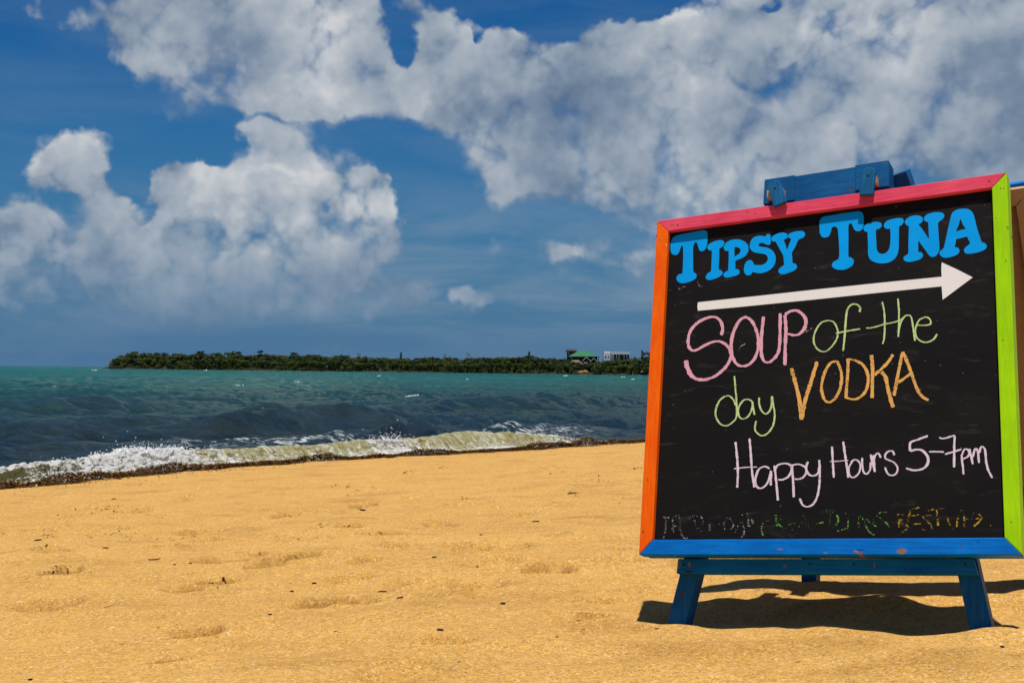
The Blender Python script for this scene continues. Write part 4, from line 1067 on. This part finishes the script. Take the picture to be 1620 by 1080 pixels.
# rear half: mirrored legs, their top blocks and a second board facing inland
CM = BO + BA * .61 + BB * 1.30 - BN * .15
hN = Vector((BN.x, BN.y, 0)).normalized()
EMI = EMX.inverted()
def mirror_part(name, poly, w0, w1, mat, push=0.0, slide=0.0, bev=.002):
    o_ = slab(name, poly, w0, w1, mat, easel, bev)
    off = BA * slide
    for v in o_.data.vertices:
        wv = BM @ v.co
        wv = wv - hN * (2 * (wv - CM).dot(hN)) - hN * push + off
        v.co = EMI @ wv
    o_.data.flip_normals()
    return o_
def strip(a, b, width):
    a, b = Vector(a), Vector(b); d = (b - a).normalized(); n = Vector((-d.y, d.x)) * width / 2
    return [tuple(a - n), tuple(b - n), tuple(b + n), tuple(a + n)]
mirror_part('rear_leg', strip(ext(lf0 + Vector((.05, 0)), lt, .06), lt, .058), -.160, -.100, EBLUEV, .0, .10)
mirror_part('rear_leg', strip(ext(rf0, rt, .06), rt, .058), -.160, -.100, EBLUEV, .0, .06)
mirror_part('rear_cheek_block', [(.712, 1.238), (.824, 1.238), (.824, 1.322), (.712, 1.322)], -.0985, -.03, EBLUE, .012, .0)
mirror_part('rear_cheek_block', [(.392, 1.238), (.501, 1.238), (.501, 1.322), (.392, 1.322)], -.0985, -.03, EBLUE, .012, .0)
slab('hinge', [(.775, 1.275), (.815, 1.275), (.815, 1.305), (.775, 1.305)], -.150, -.0990, RUSTM, easel, .001, EO)

# ---- the second sign on the far side of the easel: we see the raw plywood of its back past the green rail
def mat_ply():
    m, q, p, o = new_mat('tan_plywood')
    co = q.n('ShaderNodeTexCoord').outputs['Object']
    n1 = q.noise(q.mapping(co, scale=(1, 9, 9)), 4, 5, .6); n2 = q.noise(co, 3.2, 4, .6)
    q.set(p.inputs['Base Color'], q.ramp(q.math('MULTIPLY_ADD', n1, .5, q.math('MULTIPLY', n2, .5)), [(.3, (.46, .27, .13)), (.7, (.60, .39, .21))]))
    p.inputs['Roughness'].default_value = .8; p.inputs['Specular IOR Level'].default_value = .15
    bump(q, p, n1, .4, .001)
    return m
PLY = mat_ply()
def mirror_pt(wv): return wv - hN * (2 * (wv - CM).dot(hN)) + BA * .040 + BB * .004
RO = mirror_pt(BM @ Vector((.6, 0, -.045)))
rear = empty('rear_sign', RO)
tag(rear, 'second sign leaning on the back of the easel, tan back showing past the green rail', 'sign')
def rear_part(name, poly, w0, w1, mat, bev=.002):
    o_ = slab(name, poly, w0, w1, mat, rear, bev)
    for v in o_.data.vertices: v.co = mirror_pt(BM @ v.co) - RO
    o_.data.flip_normals()
    return o_
RW = .056
INR = [(RW, RW), (BW - RW, RW), (BW - RW, BH - RW), (RW, BH - RW)]
up = .011
OUTU = [(-.004, -.004), (BW + .004, -.004), (BW + .004, BH + up), (-.004, BH + up)]
for i in range(4):
    j = (i + 1) % 4
    f_ = lambda a, b: (a[0] + (b[0] - a[0]) * .0012, a[1] + (b[1] - a[1]) * .0012)
    rear_part('backing_rail', [f_(OUT[i], OUT[j]), f_(OUT[j], OUT[i]), f_(INR[j], INR[i]), f_(INR[i], INR[j])], -.090, -.0485, PLY, .0025)
    rear_part('frame_rail', [f_(OUTU[i], OUTU[j]), f_(OUTU[j], OUTU[i]), f_(INR[j], INR[i]), f_(INR[i], INR[j])], -.046, 0, BLUE)
rear_part('rear_panel', [(RW - .012, RW - .012), (BW - RW + .012, RW - .012), (BW - RW + .012, BH - RW + .012), (RW - .012, BH - RW + .012)], -.0478, -.0465, PLY, 0)

# ------------------------------------------------------------------ far side of the bay
def far_pt(px, D, z=0.0):
    """ground point under the column px of the picture at distance D"""
    r = ray(px, 585); s = D / r.y
    return Vector((r.x * s, D, z))
def upx(px, py, D):
    """point on the sight line at distance D"""
    r = ray(px, py); s = D / r.y
    return EYE + r * s
def Dshore(px): return float(np.interp(px, [150, 600, 1000, 1250], [960, 880, 790, 740]))
SHORE = [160, 175, 200, 260, 330, 400, 480, 560, 640, 720, 800, 860, 905, 940, 985, 1030, 1080, 1140, 1200, 1260]
vs, fs = [], []
for k, px in enumerate(SHORE):
    D = Dshore(px) + 4 * math.sin(k * 2.1)
    a = far_pt(px, D, -.3); b = far_pt(px, D + 3.5, .7); c = far_pt(px, D + 12, 2.6); d = far_pt(px, D + 140, -.3)
    if k == 0: b.z = c.z = -.2
    vs += [a, b, c, d]
for k in range(len(SHORE) - 1):
    for j in range(3):
        a = 4 * k + j
        fs.append((a, a + 4, a + 5, a + 1))
spit = mesh('far_shore', vs, fs, mat_plain('dark_mangrove_mud', (.022, .018, .010), .9, .3, .3), smooth=True)
tag(spit, kind='structure')

def mat_leaf(name, a, b, c, sc_=.22):
    m, q, p, o = new_mat(name)
    co = q.n('ShaderNodeTexCoord').outputs['Object']
    at = q.n('ShaderNodeAttribute', attribute_name='tone').outputs['Fac']
    f = q.math('MULTIPLY_ADD', q.noise(co, sc_, 3, .6), .5, q.math('MULTIPLY', at, .55))
    q.set(p.inputs['Base Color'], q.ramp(f, [(.25, a), (.52, b), (.80, c)]))
    p.inputs['Roughness'].default_value = .6
    p.inputs['Specular IOR Level'].default_value = .15
    return m
LEAF = mat_leaf('mangrove_leaf', (.010, .022, .004), (.028, .050, .005), (.075, .088, .009))
LEAF2 = mat_leaf('dry_leaf', (.07, .06, .02), (.17, .14, .04), (.30, .25, .07))
LEAFD = mat_leaf('dark_leaf', (.006, .014, .004), (.014, .028, .006), (.03, .05, .01))
BARK = mat_plain('grey_bark', (.14, .105, .075), .9, .3, 1.0)
class Leaves:
    def __init__(s): s.v, s.f, s.t = [], [], []
    def clump(s, c, rx, rz, n, leaf, seed_tone):
        for k in range(n):
            while True:
                d = Vector((rnd.gauss(0, 1), rnd.gauss(0, 1), rnd.gauss(.15, 1)))
                if d.length > .01: break
            d.normalize()
            rr_ = rnd.uniform(.68, 1.05)
            p = Vector((c[0] + d.x * rx * rr_, c[1] + d.y * rx * rr_, c[2] + d.z * rz * rr_))
            nrm = (d + Vector((rnd.uniform(-.7, .7), rnd.uniform(-.7, .7), rnd.uniform(-.2, .8)))).normalized()
            u = nrm.orthogonal().normalized(); w = nrm.cross(u)
            a = rnd.uniform(0, 6.28); u, w = u * math.cos(a) + w * math.sin(a), w * math.cos(a) - u * math.sin(a)
            L = leaf * rnd.uniform(.6, 1.3)
            i = len(s.v)
            s.v += [p - u * L, p + w * L * .55, p + u * L, p - w * L * .55]
            s.f.append((i, i + 1, i + 2, i + 3))
            s.t += [min(1, max(0, seed_tone + rnd.gauss(0, .09)))] * 4
    def build(s, name, mat, parent=None, off=None):
        V = np.array([v[:] for v in s.v])
        if off is not None: V = V - np.array(off[:])
        return npmesh(name, V, np.array(s.f), mat, parent, smooth=False, attrs={'tone': np.array(s.t)})
def top_px(px):      # silhouette of the wood against the sky, in photograph pixels
    xs = [178, 184, 195, 215, 235, 260, 285, 310, 330, 345, 355, 370, 395, 415, 430, 450, 470, 500, 530, 560, 590, 620, 650, 690, 720, 750, 780, 800, 815, 840, 870, 890, 905, 915, 925, 950, 1000, 1030, 1100, 1180, 1260]
    ys = [577, 566, 561, 557, 557, 559, 560, 558, 558, 557, 559, 557, 561, 558, 561, 563, 561, 562, 561, 564, 565, 565, 567, 565, 567, 567, 564, 562, 563, 563, 565, 566, 568, 572, 576, 569, 566, 562, 562, 562, 562]
    return float(np.interp(px, xs, ys))
wood = Leaves(); trunks_v, trunks_f = [], []
def pole(v, f, a, b, r0, r1, n=5):
    a, b = Vector(a), Vector(b); d = (b - a).normalized(); u = d.orthogonal().normalized(); w = d.cross(u)
    i = len(v)
    for p, r_ in ((a, r0), (b, r1)):
        for k in range(n):
            t = 2 * math.pi * k / n
            v.append(p + u * r_ * math.cos(t) + w * r_ * math.sin(t))
    for k in range(n):
        j = (k + 1) % n
        f.append((i + k, i + j, i + n + j, i + n + k))
    f.append(tuple(i + n + k for k in range(n)))
px = 186.0
while px < 1240:
    for row in (0, 1, 2):
        x = px + rnd.uniform(-4, 4)
        if (910 if row == 0 else 912) < x < (932 if row == 0 else 928): continue
        D = Dshore(x) + (5, 13, 23)[row] + rnd.uniform(-2.5, 2.5)
        g_ = far_pt(x, D)
        top = upx(x, top_px(x), D).z
        hgt = top * ((.64, .88, 1.0)[row] if x > 200 else .95) * rnd.uniform(.84, 1.06)
        tone = rnd.uniform(.15, .95)
        for k in range((13, 13, 12)[row]):
            zz = hgt * (rnd.uniform(.05, .92) if row == 0 else rnd.uniform(.42, 1.0))
            rx = rnd.uniform(1.3, 2.5)
            if k < 4: rx = rnd.uniform(1.1, 1.8); zz = hgt
            c = (g_.x + rnd.uniform(-3.4, 3.4), g_.y + rnd.uniform(-2.5, 2.5) - (.8 if zz < hgt * .4 else 0), min(zz, hgt - rx * .70))
            wood.clump(c, rx, rx * .72, 58, .44, min(1, max(0, tone + rnd.uniform(-.28, .28))))
        if rnd.random() < .5:
            wood.clump((g_.x + rnd.uniform(-2, 2), g_.y, hgt), .9, .8, 22, .42, tone)
        if row == 0:
            for k in range(3):
                bx = g_.x + rnd.uniform(-3, 3)
                pole(trunks_v, trunks_f, (bx, g_.y - 3.6, -.2), (bx + rnd.uniform(-1, 1), g_.y, 3.2), .11, .07, 4)
    # solid interior of the wood
    for k in range(9):
        x = px + rnd.uniform(-6, 6)
        if 908 < x < 934: continue
        D = Dshore(x) + rnd.uniform(8, 30); g_ = far_pt(x, D); hgt = upx(x, top_px(x), D).z
        rx = rnd.uniform(2.0, 3.0)
        wood.clump((g_.x, g_.y, min(rnd.uniform(.1, .8) * hgt, hgt - rx * .8)), rx, rx * .75, 40, .8, rnd.uniform(0, .35))
    px += 9.0
tag(wood.build('mangrove_wood', LEAF), kind='stuff')
st = mesh('mangrove_roots', trunks_v, trunks_f, BARK); tag(st, kind='stuff')

def far_tree(name, label, px, ytop, kind, D=None, base=None):
    D = D or Dshore(px) + 20
    base = base if base is not None else .8
    g_ = far_pt(px, D, base); top = upx(px, ytop, D).z
    t = empty(name, g_); tag(t, label, 'tree', None)
    h = top - base
    lv = Leaves(); tv, tf = [], []
    mat = LEAF
    if kind == 'round':
        pole(tv, tf, (0, 0, -.6), (.3, 0, h * .8), .22, .1); pole(tv, tf, (.2, 0, h * .5), (1.6, .3, h * .82), .1, .05); pole(tv, tf, (.2, 0, h * .55), (-1.5, .2, h * .85), .1, .05)
        for k in range(7): lv.clump((rnd.uniform(-2.2, 2.2), rnd.uniform(-1.5, 1.5), h - rnd.uniform(.8, 2.0)), 1.15, .7, 44, .45, rnd.uniform(.1, .8))
    elif kind == 'bare':
        mat = LEAF2
        pole(tv, tf, (0, 0, -.6), (.2, 0, h * .9), .2, .07)
        for k in range(9):
            a = rnd.uniform(0, 6.28); z0 = h * rnd.uniform(.62, .88); L = rnd.uniform(1.0, 2.3)
            e = (math.cos(a) * L, math.sin(a) * L * .6, z0 + rnd.uniform(.5, 1.6))
            pole(tv, tf, (.15, 0, z0), e, .08, .03, 4)
            lv.clump((e[0], e[1], min(e[2], h - .3)), .6, .4, 9, .3, rnd.uniform(.2, .8))
    elif kind == 'cone':
        mat = LEAFD
        pole(tv, tf, (0, 0, -.6), (0, 0, h * .95), .2, .05)
        for k in range(8):
            u = k / 7; lv.clump((rnd.uniform(-.3, .3), 0, h * (.45 + .5 * u)), 1.5 * (1 - .75 * u) + .2, .8, 34, .42, rnd.uniform(.2, .7))
    elif kind == 'shrub':
        mat = LEAF2
        pole(tv, tf, (0, 0, -.6), (.4, 0, h * .8), .14, .05); pole(tv, tf, (0, 0, .2), (-1.2, 0, h * .7), .1, .04); pole(tv, tf, (0, 0, .2), (1.3, 0, h * .6), .1, .04)
        for k in range(6): lv.clump((rnd.uniform(-1.8, 1.8), rnd.uniform(-1, 1), h * rnd.uniform(.35, .85)), .9, .7, 26, .4, rnd.uniform(.2, .9))
    mesh('trunk', tv, tf, BARK, t)
    lv.build('crown', mat, t)
    return t
far_tree('mangrove_tree', 'flat round-topped tree standing clear of the left half of the far wood', 412, 553, 'round')
far_tree('mangrove_tree', 'small dark tree bump just left of the middle of the wood', 464, 556, 'round')
far_tree('mangrove_tree', 'tufted tree above the wood at its highest left shoulder', 317, 554.5, 'round')
far_tree('bare_tree', 'thin bare tree sticking up alone over the middle of the wood', 568, 556.5, 'bare')
far_tree('conical_tree', 'dark pointed tree above the centre of the far wood', 634, 557, 'cone')
far_tree('bare_tree', 'wide half-bare tree right of the centre of the wood', 703, 557, 'bare')
far_tree('bare_tree', 'narrow bare tree between the half-bare tree and the green-roofed house', 741, 558, 'bare')
far_tree('conical_tree', 'tall dark pointed tree on the wood left of the green-roofed house', 837, 555.5, 'cone')
far_tree('conical_tree', 'dark pointed tree right of the white house by the orange rail', 1016, 553.5, 'cone')
far_tree('mangrove_tree', 'round dark tree beside the orange rail of the sign', 1022, 556, 'round')
far_tree('dry_tree', 'yellowing tree just right of the white flat-roofed house', 1003, 559, 'shrub', Dshore(1003) + 24)
far_tree('dry_shrub', 'pale thin shrub in the water at the left tip of the wood', 173.5, 570, 'shrub', Dshore(172) + 4, 0.0)

# ---- buildings among the trees
WHITEW = mat_plain('white_render', (.86, .85, .82), .8, .08, .6)
GREYW = mat_plain('pale_grey_wall', (.34, .36, .40), .8, .15, .8)
ROOFG = mat_plain('green_metal_roof', (.022, .150, .058), .5, .22, .7)
DARKW = mat_plain('dark_brown_boards', (.030, .014, .010), .8, .3, 1.2)
BROWNW = mat_plain('red_brown_boards', (.10, .030, .016), .8, .3, 1.2)
THATCH = mat_plain('grey_thatch', (.19, .145, .105), .95, .25, 2.0)
PALEPINK = mat_plain('faded_pink_roof', (.40, .26, .22), .8, .15, .8)
OCHRE = mat_plain('ochre_wall', (.46, .26, .06), .85, .25, .8)
ROCK = mat_plain('orange_rock', (.46, .20, .07), .9, .4, .7)
GLASSD = mat_plain('dark_window', (.012, .016, .022), .15, .1, 1, spec=.5)
def far_frame(name, px, D, label, cat):
    o_ = far_pt(px, D, .8); e = empty(name, o_); tag(e, label, cat)
    def loc(x, y, depth=0.0):
        v = upx(x, y, D) - o_
        return Vector((v.x, depth, v.z))
    return e, loc
def boxpx(name, loc, x0, y0, x1, y1, d0, d1, mat, parent):
    a = loc(x0, y1, 0); b = loc(x1, y0, 0)
    (X0, Z0), (X1, Z1) = (a.x, a.z), (b.x, b.z)
    v = [(X0, d0, Z0), (X1, d0, Z0), (X1, d1, Z0), (X0, d1, Z0), (X0, d0, Z1), (X1, d0, Z1), (X1, d1, Z1), (X0, d1, Z1)]
    f = [(0, 1, 5, 4), (1, 2, 6, 5), (2, 3, 7, 6), (3, 0, 4, 7), (4, 5, 6, 7), (3, 2, 1, 0)]
    return mesh(name, v, f, mat, parent)
D1 = Dshore(920) + 26
h1, L1 = far_frame('green_roofed_house', 921, D1, 'dark timber house under a big green hipped roof with white gables', 'house')
e0, e1 = L1(899, 563.6), L1(948.5, 563.6); a0, a1 = L1(917.5, 554), L1(925.5, 554)
yc = 6.5; yd = 8.5
v = [(e0.x, -2, e0.z), (e1.x, -2, e1.z), (e1.x, 15, e1.z), (e0.x, 15, e0.z), (a0.x, yc, a0.z), (a1.x, yc, a1.z)]
zt = -.22
v += [(x, y, z + zt) for x, y, z in v[:4]]
mesh('roof', v, [(0, 1, 5, 4), (1, 2, 5), (2, 3, 4, 5), (3, 0, 4), (0, 6, 7, 1), (1, 7, 8, 2), (2, 8, 9, 3), (3, 9, 6, 0), (9, 8, 7, 6)], ROOFG, h1)
wl = boxpx('wall', L1, 907.5, 564.2, 945, 592, 0, 13, DARKW, h1)
boxpx('balcony_post', L1, 901.5, 564.2, 902.4, 572, -1.0, -.7, GREYW, h1); boxpx('balcony_post', L1, 904.3, 564.2, 905.4, 572, -1.0, -.7, GREYW, h1)
boxpx('balcony_post', L1, 946, 564.2, 946.8, 572, -1.0, -.7, DARKW, h1)
for (x0, xm, x1, y0, y1) in [(920.4, 927.4, 934.0, 565.2, 571.6), (933.6, 938.4, 945.0, 567.0, 572.8)]:
    A_, M_, B_ = L1(x0, y1), L1(xm, y0), L1(x1, y1)
    rf = mesh('gable_roof', [(A_.x, -3.4, A_.z), (M_.x, -3.4, M_.z), (B_.x, -3.4, B_.z), (A_.x, -.01, A_.z), (M_.x, -.01, M_.z), (B_.x, -.01, B_.z)], [(0, 1, 4, 3), (1, 2, 5, 4)], THATCH, h1)
    mesh('gable_wall', [(A_.x + .2, -3.0, A_.z), (M_.x, -3.0, M_.z - .1), (B_.x - .2, -3.0, B_.z), (B_.x - .2, -3.0, A_.z - 2), (A_.x + .2, -3.0, A_.z - 2)], [(0, 4, 3, 2, 1)], DARKW, h1)
    for (S_, T_) in ((A_, M_), (M_, B_)):
        w_ = .42
        bvs = []
        for yy in (-3.62, -3.42):
            bvs += [(S_.x, yy, S_.z), (T_.x, yy, T_.z), (T_.x, yy, T_.z + w_), (S_.x, yy, S_.z + w_)]
        mesh('bargeboard', bvs, [(0, 1, 2, 3), (7, 6, 5, 4), (0, 4, 5, 1), (3, 2, 6, 7), (1, 5, 6, 2), (0, 3, 7, 4)], WHITEW, h1)
boxpx('window', L1, 923, 572.2, 929.5, 575.5, -3.25, -3.06, GREYW, h1)
boxpx('porch_wall', L1, 913.0, 579, 917.8, 585.6, -4.6, -3.4, GREYW, h1); boxpx('porch_wall', L1, 923.3, 577.4, 926, 585.0, -4.6, -3.4, GREYW, h1)
boxpx('balcony_slab', L1, 919.5, 576.2, 930, 577.3, -4.9, -3.2, WHITEW, h1)
boxpx('door', L1, 918, 578.8, 923.2, 586, -4.2, -3.5, OCHRE, h1)
tw, L2 = far_frame('brown_tower', 904, D1 + 12, 'brown timber tower with a faded pink flat top behind the green roof', 'tower')
boxpx('wall', L2, 897.2, 556, 911, 575, 0, 6, BROWNW, tw); boxpx('parapet', L2, 896.8, 552.2, 911.6, 555.0, -.4, 6.4, PALEPINK, tw)
boxpx('roof_slab', L2, 894.6, 555.1, 914.5, 555.9, -.9, 6.9, DARKW, tw); boxpx('window', L2, 898.5, 557.4, 901, 560, -.08, -.01, GREYW, tw)
th_, L3_ = far_frame('thatched_hut', 915, D1 - 6, 'low grey thatched roof sloping beside the dark timber house', 'hut')
P0, P1_, P2_, P3_ = L3_(904.5, 569.4), L3_(915.5, 569.2), L3_(922.2, 575.3), L3_(898.5, 575.3)
mesh('roof', [(P3_.x, -2.5, P3_.z), (P2_.x, -2.5, P2_.z), (P2_.x, 5.5, P2_.z), (P3_.x, 5.5, P3_.z), (P0.x, 1.5, P0.z), (P1_.x, 1.5, P1_.z)], [(0, 1, 5, 4), (1, 2, 5), (2, 3, 4, 5), (3, 0, 4), (3, 2, 1, 0)], THATCH, th_)
boxpx('wall', L3_, 901, 575.4, 919, 590, -1.5, 4.5, DARKW, th_)
for (bx, by, sx, s_) in [(920, 588.5, 1.8, 1.0), (925.5, 587.6, 2.0, 1.2), (916.5, 589, 1.2, .7), (929, 588.6, 1.0, .7)]:
    D_ = Dshore(920) + 1.0
    c = upx(bx, by, D_)
    n_ = len(IV0)
    rv = IV0 * np.array([sx, 1.0, s_]) * (1 + .22 * vnoise(IV0[:, 0] * 3 + bx, IV0[:, 2] * 3, 4))[:, None]
    ro = npmesh('shore_rock', rv, IF, ROCK, smooth=False); ro.location = c
    lab = {920: 'orange rock at the water left of the porch door', 925.5: 'largest orange rock below the green-roofed house', 916.5: 'small orange rock furthest left at the waterline', 929: 'small orange rock furthest right at the waterline'}[bx]
    tag(ro, lab, 'rock', 'orange rocks below the green-roofed house')
D2 = Dshore(975) + 30
h2, L4 = far_frame('white_house', 976, D2, 'white flat-roofed modern house above the trees near the orange rail', 'house')
boxpx('wall', L4, 954.8, 557.6, 965.6, 580, 0, 9, WHITEW, h2); boxpx('parapet', L4, 957.2, 556.0, 966.2, 557.5, .4, 8.6, WHITEW, h2)
boxpx('window', L4, 957.0, 563.0, 959.4, 565.6, -.08, -.01, GLASSD, h2); boxpx('window', L4, 961.8, 563.0, 963.3, 565.3, -.08, -.01, GLASSD, h2)
boxpx('roof_slab', L4, 966.3, 556.3, 996.5, 560.2, -1.2, 9, WHITEW, h2)
boxpx('back_wall', L4, 966.3, 560.3, 996, 580, 2.5, 8.8, GLASSD, h2)
boxpx('wall', L4, 966.4, 560.3, 971.2, 580, -.5, 2.2, WHITEW, h2)
for x in (974.6, 978.4, 986.5, 990.8): boxpx('column', L4, x, 560.3, x + 1.3, 575, -.8, -.3, WHITEW, h2)
hu, L5 = far_frame('waterside_hut', 1019, Dshore(1019) + 4, 'small brown thatched hut at the waterline beside the orange rail', 'hut')
A_, M_, B_ = L5(1012.5, 590), L5(1018.7, 582.6), L5(1025.5, 590)
mesh('roof', [(A_.x, -2.4, .9), (B_.x, -2.4, .9), (B_.x, 2.4, .9), (A_.x, 2.4, .9), (M_.x, 0, M_.z)], [(0, 1, 4), (1, 2, 4), (2, 3, 4), (3, 0, 4), (3, 2, 1, 0)], THATCH, hu)
mesh('wall', [(A_.x + .8, -1.6, -1), (B_.x - .8, -1.6, -1), (B_.x - .8, 1.6, -1), (A_.x + .8, 1.6, -1), (A_.x + .8, -1.6, .88), (B_.x - .8, -1.6, .88), (B_.x - .8, 1.6, .88), (A_.x + .8, 1.6, .88)], [(0, 1, 5, 4), (1, 2, 6, 5), (2, 3, 7, 6), (3, 0, 4, 7)], DARKW, hu)

# ------------------------------------------------------------------ bits lying on the sand
WEEDM = mat_plain('dried_weed', (.022, .012, .007), .7, .4, 60)
STRAW = mat_plain('pale_straw', (.72, .55, .28), .7, .2, 40)
GREENL = mat_plain('green_leaf', (.035, .10, .012), .5, .2, 40)
STICKM = mat_plain('brown_twig', (.09, .045, .02), .8, .3, 50)
def lie(name, label, cat, px, py, pts, r, mat, lift=.004, group=None):
    """a bent little stick or scrap lying on the sand: points in metres from the spot under the pixel"""
    x, y = ground_px(px, py)
    o_ = [Vector((x + a, y + b, 0)) for a, b in pts]
    V, F = [], []
    n = len(o_)
    x0, y0, z0 = x, y, sz(x, y)
    for i, p in enumerate(o_):
        d = (o_[min(i + 1, n - 1)] - o_[max(i - 1, 0)]).normalized(); nn = Vector((-d.y, d.x, 0))
        z = sz(p.x, p.y) + lift
        rr_ = r * (1 - .45 * abs(2 * i / (n - 1) - 1)) * rnd.uniform(.8, 1.2)
        for k in range(6):
            a = k * math.pi / 3
            q = p + nn * rr_ * math.cos(a)
            V.append((q.x - x0, q.y - y0, z + rr_ * .8 * math.sin(a) - z0))
    for i in range(n - 1):
        for k in range(6):
            j = (k + 1) % 6
            F.append((6 * i + k, 6 * i + j, 6 * i + 6 + j, 6 * i + 6 + k))
    F.append(tuple(range(5, -1, -1))); F.append(tuple(6 * (n - 1) + k for k in range(6)))
    ob = mesh(name, V, F, mat, None, True); ob.location = (x0, y0, z0)
    return tag(ob, label, cat, group)
lie('twig', 'dark curved twig lying on open sand at the lower left', 'twig', 243, 891, [(-.030, .012), (-.015, -.004), (.004, -.01), (.020, -.004), (.030, .010)], .0045, STICKM)
lie('straw', 'thin brown straw slanting on the sand, lower left', 'straw', 172.5, 957, [(-.010, -.03), (0, 0), (.011, .03)], .0018, STICKM, .004)
lie('straw', 'short pale straw on the sand left of the orange rail', 'straw', 876.5, 791, [(-.02, .03), (0, .0), (.03, -.03)], .005, STRAW)
lie('straw', 'tiny pale straw below the longer pale straw', 'straw', 943.5, 814.5, [(-.015, .012), (.015, -.012)], .004, STRAW)
lie('leaf', 'green leaf scrap on the sand near the middle of the beach', 'leaf', 687, 888, [(-.012, .002), (0, 0), (.012, -.002)], .0055, GREENL)
SCR = [(905, 782.5, .035, .010, 'dark weed scrap nearest the orange rail, level with its middle'), (847.5, 829.5, .022, .007, 'black forked scrap on the sand left of the pale straws'),
       (795.5, 951, .009, .0075, 'round black pebble-like scrap left of the sign shadow'), (605, 935, .018, .0045, 'short black scrap leftmost of a pair in mid beach'),
       (633, 945, .012, .0045, 'curved black scrap rightmost of a pair in mid beach'), (497, 922.5, .009, .006, 'small black scrap just left of mid beach, upper one'),
       (462, 931, .007, .005, 'small black scrap just left of mid beach, lower one'), (696, 995, .011, .0045, 'small brown scrap low in the middle of the beach'),
       (282, 1033, .012, .0045, 'black scrap near the bottom edge beside a filled footprint'), (167, 869, .016, .006, 'black scrap above the curved twig, left'),
       (301, 900, .009, .004, 'dark scrap right of the curved twig'), (276, 900.5, .005, .006, 'small upright scrap right next to the curved twig'),
       (293, 853.5, .014, .005, 'dark flat scrap between two footprints, upper left'), (60, 859, .02, .008, 'dark scrap in the trampled sand at the left edge'),
       (186, 806, .03, .012, 'dark weed scrap on the ridge below the breaking wave'), (180, 787, .025, .01, 'dark weed scrap just below the weed band, left'),
       (574, 807, .02, .011, 'dark scrap in the small deep hole below the weed band'), (48, 1067, .006, .004, 'small dark scrap in the lower left corner'),
       (118, 1076, .007, .004, 'small dark scrap at the bottom edge, left'), (163, 1070, .007, .004, 'small dark scrap at the bottom edge, right of another'),
       (427, 966, .006, .005, 'single black speck low left of the middle'), (761, 845, .008, .005, 'small black speck right of the deep hole'),
       (1580, 1002, .008, .003, 'thin dark scrap on the sand below the right foot'), (1586, 1033, .005, .005, 'black speck lower right below the right foot')]
for (px, py, L, r_, lab) in SCR:
    a = rnd.uniform(-.5, .5)
    lie('weed_scrap', lab, 'weed scrap', px, py, [(-L, -L * a), (-L * .3, L * .25), (L * .4, -L * .1), (L, L * a)], r_, WEEDM, .003, 'dark weed scraps scattered on the sand')
sc.render.resolution_x, sc.render.resolution_y = 1024, 682
